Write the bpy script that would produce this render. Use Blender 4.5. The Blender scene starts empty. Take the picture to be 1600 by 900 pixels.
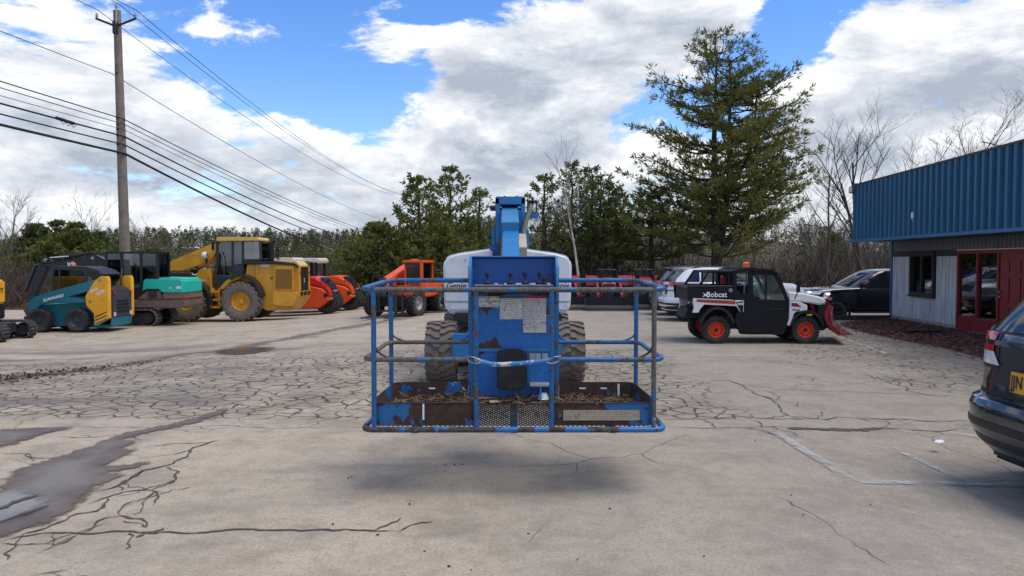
import bpy, bmesh, math, random
import numpy as np
from mathutils import Vector, Matrix, Euler
R = math.radians
SC = bpy.context.scene
COL = SC.collection

# ---------------------------------------------------------------- camera, sky, sun, exposure
F_PX, HOR = 1155.0, 409.0
CAM_Z = 1.9
PITCH = math.atan((450 - HOR) / F_PX)
cam_d = bpy.data.cameras.new('camera')
cam = bpy.data.objects.new('camera', cam_d)
COL.objects.link(cam)
cam_d.sensor_width = 36.0
cam_d.lens = 36.0 * F_PX / 1600.0
cam_d.clip_start = 0.1
cam_d.clip_end = 3000
cam.location = (0, 0, CAM_Z)
cam.rotation_euler = (math.pi / 2 - PITCH, 0, 0)
SC.camera = cam

SUN_AZ_VEC = Vector((0.80, -0.26, 0))       # horizontal direction towards the sun
SUN_EL = R(65)
world = bpy.data.worlds.new('World')
SC.world = world
world.use_nodes = True
wn, wl = world.node_tree.nodes, world.node_tree.links
wn.clear()
def wnode(t, **k):
    n = wn.new(t)
    for a, b in k.items(): setattr(n, a, b)
    return n
sky = wnode('ShaderNodeTexSky', sky_type='NISHITA')
sky.sun_disc = False
sky.sun_elevation = SUN_EL
sky.sun_rotation = math.atan2(SUN_AZ_VEC.x, SUN_AZ_VEC.y)
sky.air_density = 1.0; sky.dust_density = 0.3; sky.ozone_density = 2.5
def wmath(op, a, b=None, clamp=False):
    n = wnode('ShaderNodeMath', operation=op); n.use_clamp = clamp
    for i, v in enumerate((a, b)):
        if v is None: continue
        if isinstance(v, (int, float)): n.inputs[i].default_value = v
        else: wl.new(v, n.inputs[i])
    return n.outputs[0]
tc = wnode('ShaderNodeTexCoord')
DIR = tc.outputs['Generated']
def wnoise(scale, offs, detail, rough, zst):
    mp = wnode('ShaderNodeMapping'); mp.inputs['Scale'].default_value = (1, 1, zst); mp.inputs['Location'].default_value = offs
    wl.new(DIR, mp.inputs[0])
    n = wnode('ShaderNodeTexNoise'); n.inputs['Scale'].default_value = scale
    n.inputs['Detail'].default_value = detail; n.inputs['Roughness'].default_value = rough
    n.inputs['Distortion'].default_value = 0.25
    wl.new(mp.outputs[0], n.inputs['Vector']); return n.outputs['Fac']
def pixdir(u, v):
    d = Vector((u - 800, F_PX, 0)) ; d = Vector((u - 800, F_PX * math.cos(PITCH) + (450 - v) * math.sin(PITCH), -F_PX * math.sin(PITCH) + (450 - v) * math.cos(PITCH)))
    return d.normalized()
sepd = wnode('ShaderNodeSeparateXYZ'); wl.new(DIR, sepd.inputs[0])
# where the clouds and the clear gaps lie (direction, angular size, weight)
BLOBS = [(430, 60, .13, -.30), (560, 170, .10, -.30), (360, 130, .09, -.26), (760, -10, .09, -.25), (930, -20, .06, -.2), (650, 10, .10, -.2),
         (1180, 95, .08, -.24), (1060, 130, .05, -.16), (1420, 110, .06, -.20), (1260, 60, .06, -.22), (345, 205, .05, -.16),
         (90, 110, .16, .24), (620, 75, .045, .26), (720, 80, .06, .36), (800, 130, .08, .34), (720, 200, .07, .28), (900, 60, .07, .3), (1010, 40, .07, .28), (1150, 10, .05, .26),
         (1520, 60, .10, .28), (1420, 200, .12, .30), (1260, 200, .07, .24), (1345, 60, .03, .26), (500, 290, .10, .12), (860, 260, .10, .2), (560, 40, .045, .3)]
acc = None
for (u, v, s, w) in BLOBS:
    d = pixdir(u, v)
    dp = wnode('ShaderNodeVectorMath', operation='DISTANCE'); wl.new(DIR, dp.inputs[0]); dp.inputs[1].default_value = d
    q = wmath('DIVIDE', dp.outputs['Value'], s)
    g = wmath('MULTIPLY', wmath('POWER', 2.718, wmath('MULTIPLY', wmath('MULTIPLY', q, q), -0.7)), w)
    g = wmath('MULTIPLY', g, .64); acc = g if acc is None else wmath('ADD', acc, g)
low = wmath('MULTIPLY', wmath('SUBTRACT', 0.30, sepd.outputs['Z'], True), 0.75)      # thicker cloud cover towards the horizon
def cloud_density(dz):
    a = wnoise(4.4, (4.3, 1.7, 2.2 + dz), 10, 0.62, 2.6)
    b = wnoise(9.0, (1.3, 7.7, 0.4 + dz * 3), 8, 0.66, 2.4)
    return wmath('ADD', wmath('MULTIPLY', wmath('SUBTRACT', a, 0.5), 1.35), wmath('ADD', wmath('MULTIPLY', wmath('SUBTRACT', b, 0.5), 0.62), 0.5))
n0 = cloud_density(0.0)
n1 = cloud_density(0.10)
dens = wmath('ADD', wmath('ADD', n0, acc), low)
mask = wnode('ShaderNodeMapRange', interpolation_type='SMOOTHSTEP')
wl.new(dens, mask.inputs[0]); mask.inputs[1].default_value = 0.485; mask.inputs[2].default_value = 0.625
thick = wnode('ShaderNodeMapRange'); wl.new(dens, thick.inputs[0]); thick.inputs[1].default_value = 0.52; thick.inputs[2].default_value = 0.90
relief = wmath('MULTIPLY', wmath('SUBTRACT', n0, n1), 1.9)
shade = wmath('ADD', wmath('SUBTRACT', 0.80, wmath('MULTIPLY', thick.outputs[0], 0.52)), relief, True)
ramp = wnode('ShaderNodeValToRGB'); wl.new(shade, ramp.inputs[0])
ramp.color_ramp.elements[0].position = 0.12; ramp.color_ramp.elements[0].color = (2.35, 2.65, 3.2, 1)
ramp.color_ramp.elements[1].position = 0.92; ramp.color_ramp.elements[1].color = (5.9, 5.95, 6.0, 1)
e = ramp.color_ramp.elements.new(0.5); e.color = (3.8, 4.05, 4.45, 1)
mixc = wnode('ShaderNodeMixRGB'); wl.new(mask.outputs[0], mixc.inputs[0])
hs = wnode('ShaderNodeHueSaturation'); hs.inputs['Saturation'].default_value = 1.3; hs.inputs['Value'].default_value = 1.08; hs.inputs['Hue'].default_value = 0.512
wl.new(sky.outputs[0], hs.inputs['Color']); wl.new(hs.outputs[0], mixc.inputs[1]); wl.new(ramp.outputs[0], mixc.inputs[2])
bg = wnode('ShaderNodeBackground'); bg.inputs['Strength'].default_value = 0.105
wo = wnode('ShaderNodeOutputWorld'); wl.new(mixc.outputs[0], bg.inputs[0]); wl.new(bg.outputs[0], wo.inputs[0])

sun_l = bpy.data.lights.new('sun', 'SUN'); sun_l.energy = 1.6; sun_l.angle = R(42); sun_l.color = (1, 0.90, 0.76)
sun = bpy.data.objects.new('sun', sun_l); COL.objects.link(sun)
sdir = Vector((SUN_AZ_VEC.normalized().x * math.cos(SUN_EL), SUN_AZ_VEC.normalized().y * math.cos(SUN_EL), math.sin(SUN_EL)))
sun.rotation_euler = sdir.to_track_quat('Z', 'Y').to_euler()
SC.view_settings.view_transform = 'Standard'
SC.view_settings.look = 'None'
SC.view_settings.exposure = 0.88
SC.view_settings.gamma = 1.0
SC.cycles.max_bounces = 6

# ---------------------------------------------------------------- helpers
def sstep(t):
    t = min(1.0, max(0.0, t)); return t * t * (3 - 2 * t)
def gz(x, y):
    """height of the ground"""
    z = -0.45 * sstep((-x - 2) / 10) * sstep((y - 8) / 14)
    z -= 0.20 * sstep((y - 26) / 10) * sstep((4 - x) / 7)
    z -= 0.12 * sstep((x - 2.8) / 1.6) * sstep((9.5 - y) / 2.5)
    z -= 0.30 * sstep((y - 24.4) / 1.6) * sstep((x - 8) / 3)
    if y > 40: z -= 3.5 * sstep((y - 40) / 60)
    return z
def ground_at(u, v):
    """the point of the ground seen in direction (u, v)"""
    d = pixdir(u, v); t = 2.0
    for i in range(4000):
        p = Vector((0, 0, CAM_Z)) + d * t
        if p.z <= gz(p.x, p.y): break
        t += 0.02
    return Vector((p.x, p.y, gz(p.x, p.y)))

def C(h):
    h = h.lstrip('#'); c = [int(h[i:i+2], 16) / 255 for i in (0, 2, 4)]
    return tuple((x / 12.92 if x <= 0.04045 else ((x + 0.055) / 1.055) ** 2.4) for x in c)

class MB:
    def __init__(s): s.v, s.f, s.m, s.cur = [], [], [], 0
    def add(s, vs, fs):
        o = len(s.v); s.v += [tuple(p) for p in vs]
        for f in fs: s.f.append(tuple(i + o for i in f)); s.m.append(s.cur)
        return s
    def box(s, x0, x1, y0, y1, z0, z1):
        return s.add([(x0,y0,z0),(x1,y0,z0),(x1,y1,z0),(x0,y1,z0),(x0,y0,z1),(x1,y0,z1),(x1,y1,z1),(x0,y1,z1)],
                     [(0,3,2,1),(4,5,6,7),(0,1,5,4),(1,2,6,5),(2,3,7,6),(3,0,4,7)])
    def obox(s, c, size, rot=(0,0,0)):
        m = Euler(rot).to_matrix(); c = Vector(c)
        vs = [c + m @ Vector((sx*size[0]/2, sy*size[1]/2, sz*size[2]/2)) for sz in (-1,1) for sx, sy in ((-1,-1),(1,-1),(1,1),(-1,1))]
        return s.add(vs, [(0,3,2,1),(4,5,6,7),(0,1,5,4),(1,2,6,5),(2,3,7,6),(3,0,4,7)])
    def prism(s, pts, y0, y1):
        n = len(pts); vs = [(x,y0,z) for x,z in pts] + [(x,y1,z) for x,z in pts]
        return s.add(vs, [tuple(range(n)), tuple(range(2*n-1, n-1, -1))] + [(i, n+i, n+(i+1)%n, (i+1)%n) for i in range(n)])
    def prismx(s, pts, x0, x1):
        n = len(pts); vs = [(x0,y,z) for y,z in pts] + [(x1,y,z) for y,z in pts]
        return s.add(vs, [tuple(range(n)), tuple(range(2*n-1, n-1, -1))] + [(i, n+i, n+(i+1)%n, (i+1)%n) for i in range(n)])
    def prismz(s, pts, z0, z1):
        n = len(pts); vs = [(x,y,z0) for x,y in pts] + [(x,y,z1) for x,y in pts]
        return s.add(vs, [tuple(range(n)), tuple(range(2*n-1, n-1, -1))] + [(i, n+i, n+(i+1)%n, (i+1)%n) for i in range(n)])
    def tube(s, path, r, n=8, closed=False, r1=None, caps=True):
        path = [Vector(p) for p in path]; k = len(path); rings = []
        up = None
        for i, p in enumerate(path):
            if closed: t = path[(i+1)%k] - path[i-1]
            else: t = path[min(i+1,k-1)] - path[max(i-1,0)]
            if t.length < 1e-9: t = Vector((0,0,1))
            t.normalize()
            if up is None: up = t.orthogonal().normalized()
            else:
                up = up - t * up.dot(t)
                up = up.normalized() if up.length > 1e-6 else t.orthogonal().normalized()
            b = t.cross(up)
            rr = r if r1 is None else r + (r1 - r) * i / (k - 1)
            rings.append([p + (up * math.cos(2*math.pi*j/n) + b * math.sin(2*math.pi*j/n)) * rr for j in range(n)])
        vs = [q for g in rings for q in g]; fs = []
        for i in range(k if closed else k-1):
            a, b2 = i*n, ((i+1)%k)*n
            for j in range(n): fs.append((a+j, a+(j+1)%n, b2+(j+1)%n, b2+j))
        if caps and not closed: fs += [tuple(range(n-1,-1,-1)), tuple((k-1)*n+j for j in range(n))]
        return s.add(vs, fs)
    def cyl(s, p0, p1, r, n=16, r1=None): return s.tube([p0, p1], r, n, False, r1)
    def lathe(s, prof, c=(0,0,0), n=28, axis='y'):
        """prof: (radius, along) list revolved round an axis through c"""
        vs, fs, k = [], [], len(prof)
        for j in range(n):
            a = 2*math.pi*j/n; ca, sa = math.cos(a), math.sin(a)
            for r, t in prof:
                if axis == 'y': vs.append((c[0]+r*ca, c[1]+t, c[2]+r*sa))
                elif axis == 'x': vs.append((c[0]+t, c[1]+r*ca, c[2]+r*sa))
                else: vs.append((c[0]+r*ca, c[1]+r*sa, c[2]+t))
        for j in range(n):
            for i in range(k-1): fs.append((j*k+i, ((j+1)%n)*k+i, ((j+1)%n)*k+i+1, j*k+i+1))
        return s.add(vs, fs)
    def grid(s, rows):
        n = len(rows[0]); vs = [p for r in rows for p in r]
        return s.add(vs, [(i*n+j, i*n+j+1, (i+1)*n+j+1, (i+1)*n+j) for i in range(len(rows)-1) for j in range(n-1)])
    def mesh(s, name, mats, bevel=0, smooth=35, seg=2, solid=0):
        me = bpy.data.meshes.new(name); me.from_pydata(s.v, [], s.f)
        for i, p in enumerate(me.polygons): p.material_index = s.m[i]
        bm = bmesh.new(); bm.from_mesh(me)
        if solid:
            bmesh.ops.recalc_face_normals(bm, faces=bm.faces); bmesh.ops.solidify(bm, geom=bm.faces[:], thickness=solid)
        bmesh.ops.recalc_face_normals(bm, faces=bm.faces)
        if bevel:
            ed = [e for e in bm.edges if len(e.link_faces) == 2 and e.calc_face_angle(0) > R(28)]
            bmesh.ops.bevel(bm, geom=ed, offset=bevel, segments=seg, affect='EDGES', clamp_overlap=True)
        bm.to_mesh(me); bm.free()
        if not isinstance(mats, (list, tuple)): mats = [mats]
        for m in mats: me.materials.append(m)
        if smooth:
            me.shade_smooth(); me.set_sharp_from_angle(angle=R(smooth))
        return me
    def build(s, name, mats, parent=None, **k):
        return link(name, s.mesh(name, mats, **k), parent)
def link(name, data, parent=None, loc=None, rot=None):
    o = bpy.data.objects.new(name, data); COL.objects.link(o)
    if parent is not None: o.parent = parent
    if loc is not None: o.location = loc
    if rot is not None: o.rotation_euler = rot
    return o
def tag(o, label, cat, group=None, kind=None):
    o['label'] = label
    if cat: o['category'] = cat
    if group: o['group'] = group
    if kind: o['kind'] = kind
    return o
def thing(name, label, cat, loc=(0,0,0), rz=0, group=None, scale=1):
    o = link(name, None, None, loc, (0,0,rz)); o.scale = (scale,)*3
    return tag(o, label, cat, group)
def struct(o): o['kind'] = 'structure'; return o
def sub(name, parent, loc=(0,0,0), rot=(0,0,0)): return link(name, None, parent, loc, rot)
def copy_tree(o, parent=None):
    c = o.copy(); COL.objects.link(c); c.parent = parent
    for ch in list(o.children): copy_tree(ch, c)
    return c
def txt(s, parent, loc, size, mat, rot=(R(90),0,0), bold=0.0, shear=0.0, name='lettering', align='CENTER', sx=1.0):
    cu = bpy.data.curves.new(name, 'FONT'); cu.body = s; cu.size = size; cu.extrude = 0.0015; cu.offset = bold*size; cu.shear = shear
    cu.align_x = align; cu.align_y = 'CENTER'; cu.materials.append(mat); cu.resolution_u = 3
    tmp = bpy.data.objects.new('tmp_text', cu); COL.objects.link(tmp)
    me = bpy.data.meshes.new_from_object(tmp.evaluated_get(bpy.context.evaluated_depsgraph_get())); me.name = name
    bpy.data.objects.remove(tmp); bpy.data.curves.remove(cu)
    o = link(name, me, parent, loc, rot); o.scale = (sx, 1, 1); return o

# ---------------------------------------------------------------- materials
MATS = {}
def nodes_of(name):
    m = bpy.data.materials.new(name); m.use_nodes = True
    nt = m.node_tree; return m, nt, nt.nodes['Principled BSDF']
def N(nt, t, **k):
    n = nt.nodes.new(t)
    for a, b in k.items(): setattr(n, a, b)
    return n
def nmath(nt, op, a, b=None, clamp=False):
    n = N(nt, 'ShaderNodeMath', operation=op); n.use_clamp = clamp
    for i, v in enumerate((a, b)):
        if v is None: continue
        if isinstance(v, (int, float)): n.inputs[i].default_value = v
        else: nt.links.new(v, n.inputs[i])
    return n.outputs[0]
def nnoise(nt, scale, detail=4, rough=.55, co='Object', stretch=None, dist=0, offs=None):
    tcn = N(nt, 'ShaderNodeTexCoord'); src = tcn.outputs[co]
    if co == 'World': pass
    if stretch or offs:
        mp = N(nt, 'ShaderNodeMapping')
        if stretch: mp.inputs['Scale'].default_value = stretch
        if offs: mp.inputs['Location'].default_value = offs
        nt.links.new(src, mp.inputs[0]); src = mp.outputs[0]
    n = N(nt, 'ShaderNodeTexNoise'); n.inputs['Scale'].default_value = scale; n.inputs['Detail'].default_value = detail
    n.inputs['Roughness'].default_value = rough; n.inputs['Distortion'].default_value = dist
    nt.links.new(src, n.inputs['Vector']); return n.outputs['Fac']
def nrange(nt, v, a, b, c=0.0, d=1.0, smooth=True):
    n = N(nt, 'ShaderNodeMapRange'); n.interpolation_type = 'SMOOTHSTEP' if smooth else 'LINEAR'
    nt.links.new(v, n.inputs[0])
    for i, q in enumerate((a, b, c, d)): n.inputs[i+1].default_value = q
    return n.outputs[0]
def nmix(nt, f, a, b, mode='MIX'):
    n = N(nt, 'ShaderNodeMixRGB', blend_type=mode)
    for i, v in enumerate((f, a, b)):
        if isinstance(v, (int, float)): n.inputs[i].default_value = v
        elif isinstance(v, tuple): n.inputs[i].default_value = (*v[:3], 1)
        else: nt.links.new(v, n.inputs[i])
    return n.outputs[0]
def nbump(nt, bs, h, strength, dist=0.02):
    b = N(nt, 'ShaderNodeBump'); b.inputs['Strength'].default_value = strength; b.inputs['Distance'].default_value = dist
    nt.links.new(h, b.inputs['Height']); nt.links.new(b.outputs[0], bs.inputs['Normal'])
def mat(name, col, rough=.5, metal=0, var=.25, scale=3, bump=0, bscale=60, dirt=None, dirt_amt=.35, spec=.5, coat=0):
    """paint, rubber, metal: base colour broken up by two scales of grime"""
    if name in MATS: return MATS[name]
    m, nt, bs = nodes_of(name)
    col = C(col) if isinstance(col, str) else col
    n1 = nnoise(nt, scale, 6, .65); n2 = nnoise(nt, scale*9, 4, .6)
    v = nmath(nt, 'ADD', nmath(nt, 'MULTIPLY', n1, .65), nmath(nt, 'MULTIPLY', n2, .35))
    lo = tuple(c*(1-var) for c in col); hi = tuple(min(1, c*(1+var)) for c in col)
    out = nmix(nt, nrange(nt, v, .3, .7), lo, hi)
    if dirt:
        d = C(dirt) if isinstance(dirt, str) else dirt
        out = nmix(nt, nmath(nt, 'MULTIPLY', nrange(nt, nnoise(nt, scale*1.7, 8, .7, offs=(7,3,1)), .48, .72), dirt_amt), out, d)
    nt.links.new(out, bs.inputs['Base Color'])
    nt.links.new(nrange(nt, v, .3, .7, max(.02, rough-.08), min(1, rough+.12)), bs.inputs['Roughness'])
    bs.inputs['Metallic'].default_value = metal; bs.inputs['Specular IOR Level'].default_value = spec
    bs.inputs['Coat Weight'].default_value = coat
    if bump: nbump(nt, bs, nnoise(nt, bscale, 5, .6), bump)
    MATS[name] = m; return m
def rusty(name, col, rust, amount, scale=5, rough=.4, rust2=None, stretch=None):
    """painted steel whose paint has flaked down to rust in patches with crisp edges"""
    if name in MATS: return MATS[name]
    m, nt, bs = nodes_of(name)
    n = nnoise(nt, scale, 5, .55, stretch=stretch, dist=.3)
    k = nrange(nt, n, amount-.012, amount+.012)                  # 1 = paint
    fine = nnoise(nt, scale*8, 5, .65)
    paint = nmix(nt, nrange(nt, fine, .3, .75), tuple(c*.78 for c in C(col)), tuple(min(1,c*1.15) for c in C(col)))
    rc = nmix(nt, nrange(nt, nnoise(nt, scale*5, 6, .7, offs=(2,9,4)), .35, .7), C(rust), C(rust2 or '#4a3226'))
    out = nmix(nt, k, rc, paint)
    chip = nrange(nt, nnoise(nt, scale*4.2, 3, .5, offs=(5,1,8), stretch=stretch), .715, .73)
    out = nmix(nt, nmath(nt, 'MULTIPLY', chip, .8), out, C('#b9bcb8'))
    nt.links.new(out, bs.inputs['Base Color'])
    nt.links.new(nrange(nt, k, 0, 1, .85, rough), bs.inputs['Roughness'])
    nbump(nt, bs, nmath(nt, 'ADD', k, nmath(nt, 'MULTIPLY', fine, .3)), .25, .004)
    MATS[name] = m; return m
def glass(name, tint, refl=.25, dark=.85):
    """pane: mostly see-through tint with a fresnel mirror on top"""
    if name in MATS: return MATS[name]
    m = bpy.data.materials.new(name); m.use_nodes = True; nt = m.node_tree; nt.nodes.clear()
    tr = N(nt, 'ShaderNodeBsdfTransparent'); tr.inputs[0].default_value = (*tint, 1)
    gl = N(nt, 'ShaderNodeBsdfGlossy'); gl.inputs['Roughness'].default_value = .02; gl.inputs[0].default_value = (.9,.95,1,1)
    fr = N(nt, 'ShaderNodeFresnel'); fr.inputs[0].default_value = 1.5
    mx = N(nt, 'ShaderNodeMixShader'); out = N(nt, 'ShaderNodeOutputMaterial')
    nt.links.new(nmath(nt, 'ADD', nmath(nt, 'MULTIPLY', fr.outputs[0], 1.0), refl*.3, True), mx.inputs[0])
    nt.links.new(tr.outputs[0], mx.inputs[1]); nt.links.new(gl.outputs[0], mx.inputs[2]); nt.links.new(mx.outputs[0], out.inputs[0])
    MATS[name] = m; return m
def foliage(name, c0, c1, c2, trans=.25, scale=.8):
    m = bpy.data.materials.new(name); m.use_nodes = True; nt = m.node_tree; nt.nodes.clear()
    n = nnoise(nt, scale, 3, .6); n2 = nnoise(nt, scale*9, 2, .6, offs=(3,3,3))
    col = nmix(nt, nrange(nt, n, .35, .65), C(c0), C(c1)); col = nmix(nt, nrange(nt, n2, .5, .75), col, C(c2))
    d = N(nt, 'ShaderNodeBsdfDiffuse'); t = N(nt, 'ShaderNodeBsdfTranslucent'); mx = N(nt, 'ShaderNodeMixShader'); o = N(nt, 'ShaderNodeOutputMaterial')
    nt.links.new(col, d.inputs[0]); nt.links.new(col, t.inputs[0]); mx.inputs[0].default_value = trans
    nt.links.new(d.outputs[0], mx.inputs[1]); nt.links.new(t.outputs[0], mx.inputs[2]); nt.links.new(mx.outputs[0], o.inputs[0]); return m

RUB = mat('rubber', '#2b2a29', .85, var=.35, scale=6, dirt='#6b6358', dirt_amt=.55)
RUBD = mat('rubber_dusty', '#6b6258', .9, var=.3, scale=8, dirt='#8a8072', dirt_amt=.6)
BLK = mat('black_plastic', '#17181b', .45, var=.3, scale=4, dirt='#3a3936', dirt_amt=.4)
BLKM = mat('black_matte', '#1b1b1c', .75, var=.3, scale=6)
STEEL = mat('bare_steel', '#8d8f90', .38, .8, var=.25, scale=8)
DSTEEL = mat('dark_steel', '#3d3e40', .5, .6, var=.3, scale=8, dirt='#5b4c3e')
CHROME = mat('chrome', '#d8dadc', .12, 1, var=.05)
WHITE = mat('white_paint', '#dcdedd', .35, var=.06, scale=2, dirt='#a9a59c', dirt_amt=.25)
RIMG = mat('rim_grey', '#9a9a98', .45, .3, var=.2, scale=9, dirt='#5d564c')
ORANGE = mat('orange_paint', '#e2561b', .35, var=.1, scale=2, dirt='#a8471f', dirt_amt=.35)
RED = mat('red_paint', '#8a0f19', .33, var=.12, scale=3, dirt='#6d1518', dirt_amt=.4)
REDL = mat('red_lens', '#b5121b', .12, var=.12, scale=20, coat=.6)
CLEARL = mat('clear_lens', '#d8dade', .1, var=.1, scale=20, coat=.6)
AMBER = mat('amber_lens', '#e0651a', .2, var=.1, scale=20)
YEL = mat('yellow_paint', '#cf9420', .4, var=.12, scale=1.5, dirt='#7d5f27', dirt_amt=.5)
YELB = mat('yellow_bright', '#dfa01f', .38, var=.08, scale=2, dirt='#a87722', dirt_amt=.35)
TEALD = mat('teal_dark_paint', '#136a78', .4, var=.12, scale=2, dirt='#3d4c4a', dirt_amt=.4)
TEAL = mat('teal_paint', '#1fb29d', .4, var=.08, scale=2, dirt='#2d7a6c', dirt_amt=.35)
CARGL = mat('tinted_window', '#0b1014', .04, var=.2, scale=1, spec=.8)
GL = glass('clear_glass', (.62, .70, .70))
GLD = glass('tinted_glass', (.22, .27, .29))
TXTW = mat('white_lettering', '#e6e8e6', .5, var=.05)
TXTK = mat('black_lettering', '#141517', .4, var=.05)
BARK = mat('bark', '#3d352d', .95, var=.4, scale=5, bump=.6, bscale=18)
BARKG = mat('grey_bark', '#6b6058', .95, var=.35, scale=5)
BIRCH = mat('birch_bark', '#bdb6a8', .85, var=.3, scale=4, dirt='#3b352f', dirt_amt=.8)

# ---------------------------------------------------------------- wheels
WCACHE = {}
def tyre_mesh(r, w, tread, rub, rimr):
    key = ('t', r, w, tread, rub.name, rimr)
    if key in WCACHE: return WCACHE[key]
    b = MB(); h = w/2; ri = r*rimr; body = r if tread == 'plain' else (r*.925 if tread == 'lug' else r*.955)
    b.lathe([(ri,-h*.72),(ri+.25*(body-ri),-h*.93),(ri+.6*(body-ri),-h),(body*.955,-h*.93),(body,-h*.74),(body,h*.74),(body*.955,h*.93),(ri+.6*(body-ri),h),(ri+.25*(body-ri),h*.93),(ri,h*.72),(ri,-h*.72)], n=40)
    if tread == 'lug':          # deep chevron bars
        n = 20
        for i in range(n):
            for sd in (-1, 1):
                a = 2*math.pi*(i + (.5 if sd > 0 else 0))/n; rows = []
                for t, da in ((.0, .0), (.28, .0), (.62, .13), (.98, .17)):
                    rows.append((t*h*sd, a + da, r if t < .9 else r*.965))
                vs, fs = [], []
                for y, aa, rr in rows:
                    for wd, r2 in ((-.075, body*.97), (-.06, rr), (.06, rr), (.075, body*.97)):
                        an = aa + wd; vs.append((r2*math.cos(an), y, r2*math.sin(an)))
                for k in range(3):
                    for j in range(3): fs.append((k*4+j, k*4+j+1, k*4+4+j+1, k*4+4+j))
                fs += [(0,1,2,3), (12,13,14,15)]
                b.add(vs, fs)
    elif tread == 'block':
        n = 26
        for i in range(n):
            for sd, ph in ((-1, 0), (1, .5)):
                a = 2*math.pi*(i+ph)/n; c = Vector((math.cos(a)*body, sd*h*.5, math.sin(a)*body))
                m = Matrix.Rotation(-a, 3, 'Y') @ Matrix.Rotation(sd*.5, 3, 'X')
                vs = [c + m @ Vector((sx*(r-body), sy*h*.46, sz*math.pi*body/n*.52)) for sz in (-1,1) for sx, sy in ((-1,-1),(1,-1),(1,1),(-1,1))]
                b.add(vs, [(0,3,2,1),(4,5,6,7),(0,1,5,4),(1,2,6,5),(2,3,7,6),(3,0,4,7)])
    me = b.mesh('tyre', rub, smooth=30); WCACHE[key] = me; return me
def rim_mesh(r, w, rm, rimr, style):
    key = ('r', r, w, rm.name, rimr, style)
    if key in WCACHE: return WCACHE[key]
    b = MB(); h = w/2; ri = r*rimr
    if style == 'spoke':
        b.lathe([(ri*1.01,-h*.74),(ri*.93,-h*.74),(ri*.9,-h*.2),(0.001,-h*.2)], n=36)
        for i in range(5):
            a = 2*math.pi*i/5
            for da in (-.16, .16):
                b.tube([(ri*.16*math.cos(a), -h*.6, ri*.16*math.sin(a)), (ri*.92*math.cos(a+da), -h*.66, ri*.92*math.sin(a+da))], ri*.075, 6)
        b.lathe([(ri*.24,-h*.5),(ri*.22,-h*.66),(.001,-h*.68)], n=16)
    else:
        b.lathe([(ri*1.02,-h*.76),(ri*.95,-h*.78),(ri*.88,-h*.5),(ri*.8,-h*.34),(ri*.62,-h*.40),(ri*.5,-h*.30),(ri*.3,-h*.30),(ri*.28,-h*.5),(ri*.2,-h*.55),(.001,-h*.55)], n=32)
        for i in range(8):
            a = 2*math.pi*i/8
            b.cyl((ri*.42*math.cos(a), -h*.28, ri*.42*math.sin(a)), (ri*.42*math.cos(a), -h*.42, ri*.42*math.sin(a)), ri*.045, 6)
    b.lathe([(ri*1.0, h*.7),(ri*.9,h*.4),(.001,h*.4)], n=24)
    me = b.mesh('rim', rm, smooth=40); WCACHE[key] = me; return me
def wheel(parent, x, y, z, r, w, rm=None, tread='block', rub=None, rimr=.58, style='disc', out=-1, steer=0):
    """wheel with its axle along y; out=-1: the dished face looks to -y"""
    o = sub('wheel', parent, (x, y, z), (0, 0, steer + (0 if out < 0 else math.pi)))
    if rm is not None and rm.name == 'orange_rim':
        key = ('hub', r)
        if key not in WCACHE:
            hb = MB(); ri = r*rimr; hb.lathe([(ri*.24,-w*.31),(ri*.22,-w*.36),(.001,-w*.37)], n=14)
            for i in range(10): an = 2*math.pi*i/10; hb.cyl((ri*.72*math.cos(an), -w*.17, ri*.72*math.sin(an)), (ri*.72*math.cos(an), -w*.225, ri*.72*math.sin(an)), ri*.085, 8)
            WCACHE[key] = hb.mesh('hub', BLKM)
        link('hub', WCACHE[key], o)
    link('tyre', tyre_mesh(r, w, tread, rub or RUB, rimr), o); link('rim', rim_mesh(r, w, rm or RIMG, rimr, style), o)
    return o

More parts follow.
